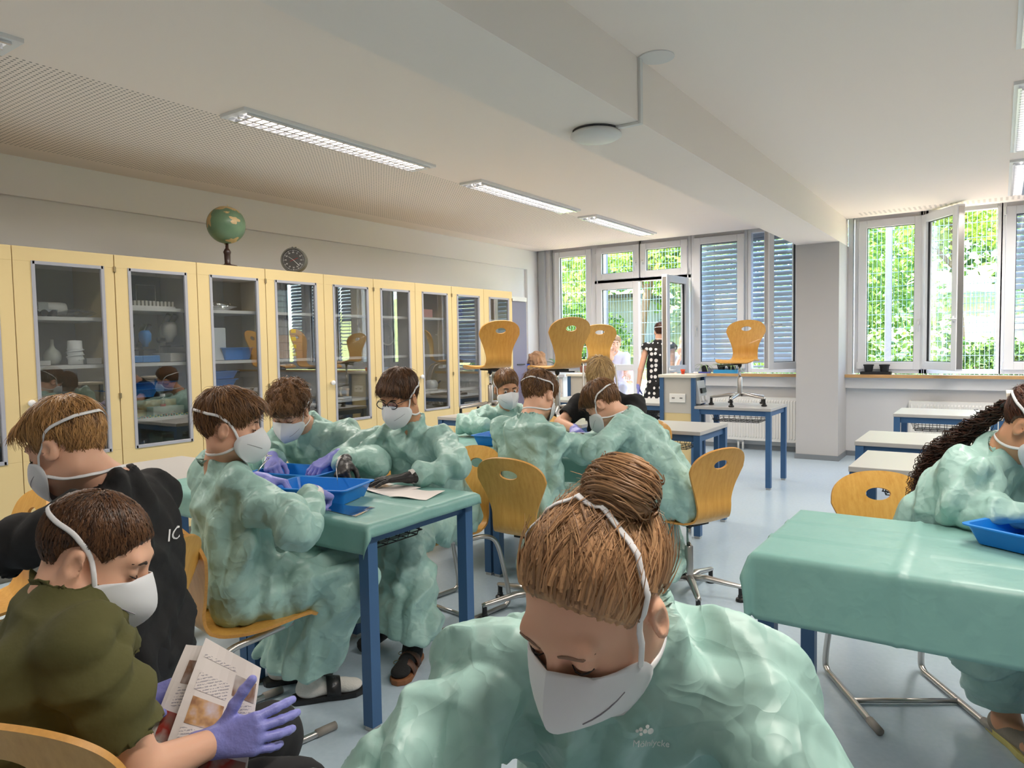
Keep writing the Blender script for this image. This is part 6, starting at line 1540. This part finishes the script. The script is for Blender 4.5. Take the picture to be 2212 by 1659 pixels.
# trays on the tables
tray(-2.36, 1.995, TZ+.009, 18, 'front blue tray on the corner table, hand inside')
tray(-2.72, 2.18, TZ+.009, 12, 'rear blue tray on the corner table in front of the curly-haired boy')
tray(-2.60, 3.72, TZ+.009, 5, 'blue tray on the second-row drape beside the boy seen from behind')
tray(.16, 2.60, TZ+.009, -30, 'blue tray on the right drape at the picture edge', .42, .30, .06)
TIS = mat('pink_tissue', L((226,140,130)), .4)
def tissue(x, y, z, s, label, seed):
    g = random.Random(seed); P = [(ellip((x+g.uniform(-1,1)*s, y+g.uniform(-1,1)*s*.7, z+.006), (s*.6, s*.45, .009)), 'u', .01) for k in range(5)]
    V, F = fieldmesh(P, .004); V = crumple(V, F, .003, 40, seed); tag(obj('tissue_sample', np_mesh('tissue_sample', V, F, TIS)), label, 'tissue sample')
tissue(-2.66, 2.20, TZ+.016, .028, 'pink tissue sample lying in the rear blue tray', 1)
tissue(-2.40, 2.00, TZ+.016, .018, 'small tissue sample lying in the front blue tray', 2)
# instruments
def scalpel(p, q, label):
    p, q = Vector(p), Vector(q); t = thing('scalpel', label, 'scalpel', tuple(p)); d = (q-p)
    MB().tube([(0,0,0), tuple(d*.7)], .0035, 8, flat=(1,.5)).build('handle', M_STEEL, t, smooth=True); MB().tube([tuple(d*.68), tuple(d*.85), tuple(d)], [.003,.004,.0006], 6, flat=(1,.25)).build('blade', M_CHROME, t); return t
scalpel((-2.42,2.14,.905), (-2.31,2.05,.835), 'scalpel with wet pink tip in the black glove')
t = thing('scissors', 'small steel scissors held over the rear tray', 'scissors', (-2.79,2.06,.90))
for s in (-1,1):
    MB().tube([(s*.012+.012*math.cos(a), .012*math.sin(a), .03) for a in [2*PI*k/14 for k in range(14)]], .002, 6, closed=True).tube([(s*.010,.0,.02), (0,-.03,-.01), (-s*.006,-.07,-.045)], .0022, 6).build('blade', M_CHROME, t, smooth=True)
# papers under the black gloves
def sheet(name, label, cat, corners, m, th=.0012, prints=None):
    """thin quad sheet with real thickness; corners a,b,c,d in the room"""
    c = [Vector(p) for p in corners]; n = (c[1]-c[0]).cross(c[3]-c[0]).normalized(); t = thing(name, label, cat, tuple(c[0])); mb = MB(); N = 8
    for o_ in (0, th):
        for j in range(N+1):
            for i in range(N+1):
                u, v = i/N, j/N; p = c[0]*(1-u)*(1-v)+c[1]*u*(1-v)+c[2]*u*v+c[3]*(1-u)*v; mb.v.append(p-c[0]+n*(o_+.004*math.sin(u*5+v*3)))
    k = (N+1)*(N+1)
    for j in range(N):
        for i in range(N):
            a = j*(N+1)+i; mb.f.append((a, a+N+1, a+N+2, a+1)); mb.f.append((k+a, k+a+1, k+a+N+2, k+a+N+1))
    rim = [i for i in range(N+1)]+[j*(N+1)+N for j in range(1, N+1)]+[N*(N+1)+i for i in range(N-1, -1, -1)]+[j*(N+1) for j in range(N-1, 0, -1)]
    for a, b_ in zip(rim, rim[1:]+rim[:1]): mb.f.append((a, b_, k+b_, k+a))
    mb.build('page', m, t, smooth=False)
    for (u0, u1, v0, v1, pm, nm) in (prints or []):
        q = MB(); N2 = 4
        for j in range(N2+1):
            for i in range(N2+1):
                u = u0+(u1-u0)*i/N2; v = v0+(v1-v0)*j/N2; p = c[0]*(1-u)*(1-v)+c[1]*u*(1-v)+c[2]*u*v+c[3]*(1-u)*v; q.v.append(p-c[0]+n*(th+.0008+.004*math.sin(u*5+v*3)))
        for j in range(N2):
            for i in range(N2): a = j*(N2+1)+i; q.f.append((a, a+1, a+N2+2, a+N2+1))
        q.build(nm, pm, t)
    return t
M_PAPER = mat('paper', L((238,230,226)), .7)
def photo_mat(name, c1, c2, c3, sc):
    m = mat(name, c1, .4); nt, b = nodes(m); tc = nt.nodes.new('ShaderNodeTexCoord'); n = nt.nodes.new('ShaderNodeTexNoise'); n.inputs['Scale'].default_value = sc; n.inputs['Detail'].default_value = 3; nt.links.new(tc.outputs['Object'], n.inputs['Vector'])
    ra = nt.nodes.new('ShaderNodeValToRGB'); e = ra.color_ramp.elements; e[0].position = .35; e[0].color = (*c1,1); e[1].position = .65; e[1].color = (*c3,1); k = e.new(.5); k.color = (*c2,1); nt.links.new(n.outputs['Fac'], ra.inputs[0]); nt.links.new(ra.outputs[0], b.inputs['Base Color']); return m
PH1 = photo_mat('photo_eye', L((196,190,188)), L((140,104,84)), L((206,200,198)), 14); PH2 = photo_mat('photo_organ', L((120,70,56)), L((206,160,110)), L((214,200,206)), 22); PH3 = photo_mat('photo_red', L((196,186,180)), L((176,60,50)), L((150,110,100)), 16)
def text_mat():
    m = mat('grey_text_lines', L((238,230,226)), .7); nt, b = nodes(m); tc = nt.nodes.new('ShaderNodeTexCoord'); sp = nt.nodes.new('ShaderNodeSeparateXYZ'); nt.links.new(tc.outputs['Object'], sp.inputs[0])
    n = nt.nodes.new('ShaderNodeTexNoise'); n.inputs['Scale'].default_value = 300; nt.links.new(tc.outputs['Object'], n.inputs['Vector'])
    f = math_node(nt, 'FRACT', math_node(nt, 'MULTIPLY', sp.outputs[2], 210)); l = math_node(nt, 'MULTIPLY', math_node(nt, 'LESS_THAN', f, .45), math_node(nt, 'GREATER_THAN', n.outputs['Fac'], .46))
    nt.links.new(mix_rgb(nt, l, L((238,230,226)), L((176,170,176))), b.inputs['Base Color']); return m
TX = text_mat()
sheet('worksheet', 'white worksheet under the black glove of the boy with glasses', 'paper', ((-2.42,2.22,TZ+.011),(-2.14,2.18,TZ+.011),(-2.12,2.36,TZ+.011),(-2.40,2.40,TZ+.011)), M_PAPER, prints=[(.1,.45,.3,.8,PH2,'picture')])
sheet('worksheet', 'loose white sheet at the edge of the corner table', 'paper', ((-2.12,2.16,TZ+.011),(-1.95,2.20,TZ+.011),(-1.98,2.36,TZ+.011),(-2.14,2.34,TZ+.011)), M_PAPER)
# booklet in the violet gloves: two leaves
ba, bb, bc, bd = (-1.35,.72,.605), (-1.205,.81,.575), (-1.30,.925,.735), (-1.405,.865,.80)
bk = sheet('booklet', 'open white booklet with colour pictures held in violet gloves', 'booklet', (ba, bb, bc, bd), M_PAPER, .003,
  prints=[(.08,.62,.86,.89,TX,'headline'),(.62,.97,.66,.84,PH1,'picture'),(.12,.56,.34,.55,PH2,'picture'),(.10,.56,.60,.74,TX,'text_block'),(.62,.95,.46,.63,TX,'text_block'),(.10,.56,.16,.31,TX,'text_block'),(.45,.98,.02,.16,PH3,'picture'),(.08,.4,.04,.15,PH2,'picture')])
sheet('booklet_page', 'rear page of the booklet sticking out to the side', 'paper', ((-1.43,.74,.615),(-1.36,.755,.60),(-1.405,.885,.775),(-1.465,.855,.775)), M_PAPER, .002, prints=[(.3,.9,.62,.85,PH1,'picture'),(.2,.9,.08,.35,PH3,'picture'),(.3,.95,.40,.58,TX,'text_block')])
# clear plate on the corner table
sheet('clear_plate', 'clear plastic plate lying at the front of the corner table', 'plate', ((-2.24,1.83,TZ+.012),(-1.98,1.84,TZ+.012),(-2.0,1.96,TZ+.012),(-2.2,1.95,TZ+.012)), M_CLEARPL, .004)
# red cup, clip, plants
t = thing('red_cup', 'small red cup standing on the supply tower', 'cup', (-2.72,7.12,1.095)); MB().lathe([(.016,0),(.02,.03),(.022,.033),(.026,.05),(.023,.05),(.018,.012),(.001,.012)], 16).build('cup_body', mat('cup_red', L((232,80,44)), .4), t, smooth=True)
t = thing('red_cup', 'red cup on the rear tower at the right edge', 'cup', (.20,5.75,1.06)); MB().lathe([(.02,0),(.026,.045),(.028,.05),(.030,.085),(.026,.085),(.02,.012),(.001,.012)], 16).build('cup_body', mat('cup_red'), t, smooth=True)
t = thing('black_clip', 'small black clip lying on the rear table', 'clip', (-.14,7.10,TZ)); MB().box((0,0,.012), (.03,.02,.02)).build('jaw', M_BLACK, t, bevel=.004); MB().tube([(-.01,0,.02),(-.03,.01,.036),(.0,.015,.04)], .003, 6).tube([(.01,0,.02),(.03,-.01,.03),(.045,-.01,.01)], .003, 6).build('wire_handle', M_BLACK, t)
LEAFP = mat('plant_green', L((96,140,70)), .5, var=.3, vscale=20); LEAFP2 = mat('plant_striped', L((150,176,110)), .5, var=.3, vscale=30); POT = mat('pot_black', (.012,.012,.014), .5); SOIL = mat('soil', L((60,44,34)), .95, bump=.8, bscale=60)
def blade_leaf(mb, p, d, ln, w, droop):
    p = Vector(p); d = Vector(d).normalized(); s = d.cross(Vector((0,0,1))); s = s.normalized() if s.length > 1e-3 else Vector((1,0,0)); n = 7; o = len(mb.v)
    for k in range(n+1):
        t = k/n; q = p+d*ln*t+Vector((0,0,-droop*ln*t*t)); ww = w*math.sin(PI*min(1, .12+.88*t))**.7*(1-t*.3) if k < n else .0005
        mb.v += [q-s*ww+Vector((0,0,ww*.4)), q, q+s*ww+Vector((0,0,ww*.4))]
    for k in range(n):
        for j in range(2): a = o+k*3+j; mb.f.append((a, a+1, a+4, a+3))
def potted(name, label, loc, pr_, ph, nl, ll, lw, lm, up=1.0, pot=True, seed=1, potm=None):
    t = thing(name, label, 'potted plant', loc, 0, 'potted plants'); g = random.Random(seed)
    if pot:
        MB().lathe([(pr_*.72,0),(pr_,ph),(pr_*1.06,ph),(pr_*1.06,ph*.86),(pr_*1.0,ph*.86)], 18, caps=False).lathe([(.001,.002),(pr_*.72,0)], 18, caps=False).build('pot', potm or POT, t, smooth=False, autosmooth=40); MB().lathe([(.001,ph*.88),(pr_*.95,ph*.86)], 18, caps=False).build('soil', SOIL, t)
    for i in range(nl):
        a = 2*PI*i/nl+g.uniform(-.3,.3); mb = MB(); blade_leaf(mb, (0,0,ph*.85), (math.cos(a), math.sin(a), up*g.uniform(.6,1.4)), ll*g.uniform(.7,1.2), lw, g.uniform(.4,.9)/max(.5,up)); o_ = mb.build('leaf', lm, t, smooth=True); q = o_.modifiers.new('s', 'SOLIDIFY'); q.thickness = .001
    return t
def windowbox(label, loc, w, m, h=.035, name='plant_tray'):
    t = thing(name, label, 'tray', loc); mb = MB(); ring_ = [(w/2,.06),(-w/2,.06),(-w/2,-.06),(w/2,-.06)]; mb.bx(-w/2,w/2,-.06,.06,0,.004)
    for a in ((-w/2,w/2,-.06,-.056),(-w/2,w/2,.056,.06),(-w/2,-w/2+.004,-.06,.06),(w/2-.004,w/2,-.06,.06)): mb.bx(a[0],a[1],a[2],a[3],0,h)
    mb.build('tray_body', m, t, bevel=.003); return t
windowbox('blue tray under the spider plants on the window sill', (-3.02,9.50,1.001), .32, mat('plant_tray_blue', L((60,160,216)), .4), .05)
potted('spider_plant', 'spider plant with long striped leaves in the blue sill tray, left pot', (-3.09,9.50,1.007), .05, .09, 12, .22, .008, LEAFP2, .9, seed=1)
potted('spider_plant', 'spider plant with long striped leaves in the blue sill tray, right pot', (-2.95,9.50,1.007), .05, .09, 12, .22, .008, LEAFP2, .9, seed=2)
windowbox('small violet saucer tray next to the blue one on the sill', (-3.32,9.50,1.001), .14, mat('saucer_violet', L((90,100,190)), .4), .02)
potted('spider_plant', 'small black pot with a few drooping leaves on the violet saucer', (-3.32,9.50,1.006), .048, .10, 7, .2, .008, LEAFP2, .8, seed=3)
windowbox('black plastic tray holding two pots on the right window sill', (-1.22,9.50,1.001), .33, POT, .035)
potted('flower_pot', 'black pot in the sill tray, left one of two', (-1.30,9.50,1.007), .055, .115, 0, .1, .01, LEAFP, seed=4)
potted('flower_pot', 'black pot in the sill tray, right one of two', (-1.13,9.50,1.007), .055, .115, 0, .1, .01, LEAFP, seed=5)
# things on the corner bench
CT = 1.0
t = thing('paper_bag', 'crumpled brown paper bag on the corner bench', 'bag', (-5.74,9.06,CT)); P = [(ellip((0,0,.13), (.15,.12,.14)), 'u', .03), (capsule((-.05,0,.22), (.05,.02,.26), .10, .07), 'u', .04)]
V, F = fieldmesh(P, .009); V[:,2] = np.maximum(V[:,2], 0); V = crumple(V, F, .016, 14, 9); V[:,2] = np.maximum(V[:,2], .0); obj('bag_body', np_mesh('bag_body', V, F, mat('kraft_paper', L((190,148,112)), .8)), t)
t = thing('paper_bag', 'smaller flattened kraft bag in front of the crumpled one', 'bag', (-5.56,8.88,CT)); V, F = fieldmesh([(ellip((0,0,.07), (.11,.05,.085)), 'u', .03)], .009); V = crumple(V, F, .012, 14, 12); V[:,2] = np.maximum(V[:,2], 0); obj('bag_body', np_mesh('bag_body', V, F, mat('kraft_paper')), t); MB().box((.02,-.05,.10), (.05,.004,.02)).build('sticker', yl, t)
t = thing('test_tube_rack', 'blue plastic test tube rack on the corner bench', 'rack', (-5.86,8.84,CT)); RB = mat('rack_blue', L((50,90,200)), .4)
for z in (.0, .07, .14): MB().bx(-.10,.10,-.04,.04,z,z+.008).build('rack_plate', RB, t)
for x in (-.095,.095): MB().bx(x-.005,x+.005,-.04,.04,0,.148).build('rack_side', RB, t)
for i in range(6): MB().lathe([(.001,.01),(.008,.016),(.009,.19)], 10, Matrix.Translation((-.075+.03*i,0,0)), caps=False).build('test_tube', M_CLEAR, t, smooth=True)
t = thing('clear_beaker', 'clear plastic beaker beside the blue rack', 'beaker', (-5.70,8.82,CT)); MB().lathe([(.001,.002),(.05,.002),(.058,.10),(.062,.10),(.052,0),(.001,0)], 20, caps=False).build('vessel', M_CLEARPL, t, smooth=True)
potted('leafy_plant', 'broad-leaved green plant behind the swivel chair in the corner', (-5.50,9.26,CT), .06, .10, 11, .28, .028, LEAFP, 1.3, seed=6, potm=M_WHITE)
potted('leafy_plant', 'dark upright yucca between the two chairs on the sill', (-5.18,9.45,1.001), .05, .10, 14, .24, .016, mat('plant_dark', L((60,92,56)), .45), 2.2, seed=7, potm=mat('pot_terracotta', L((170,110,90)), .7))
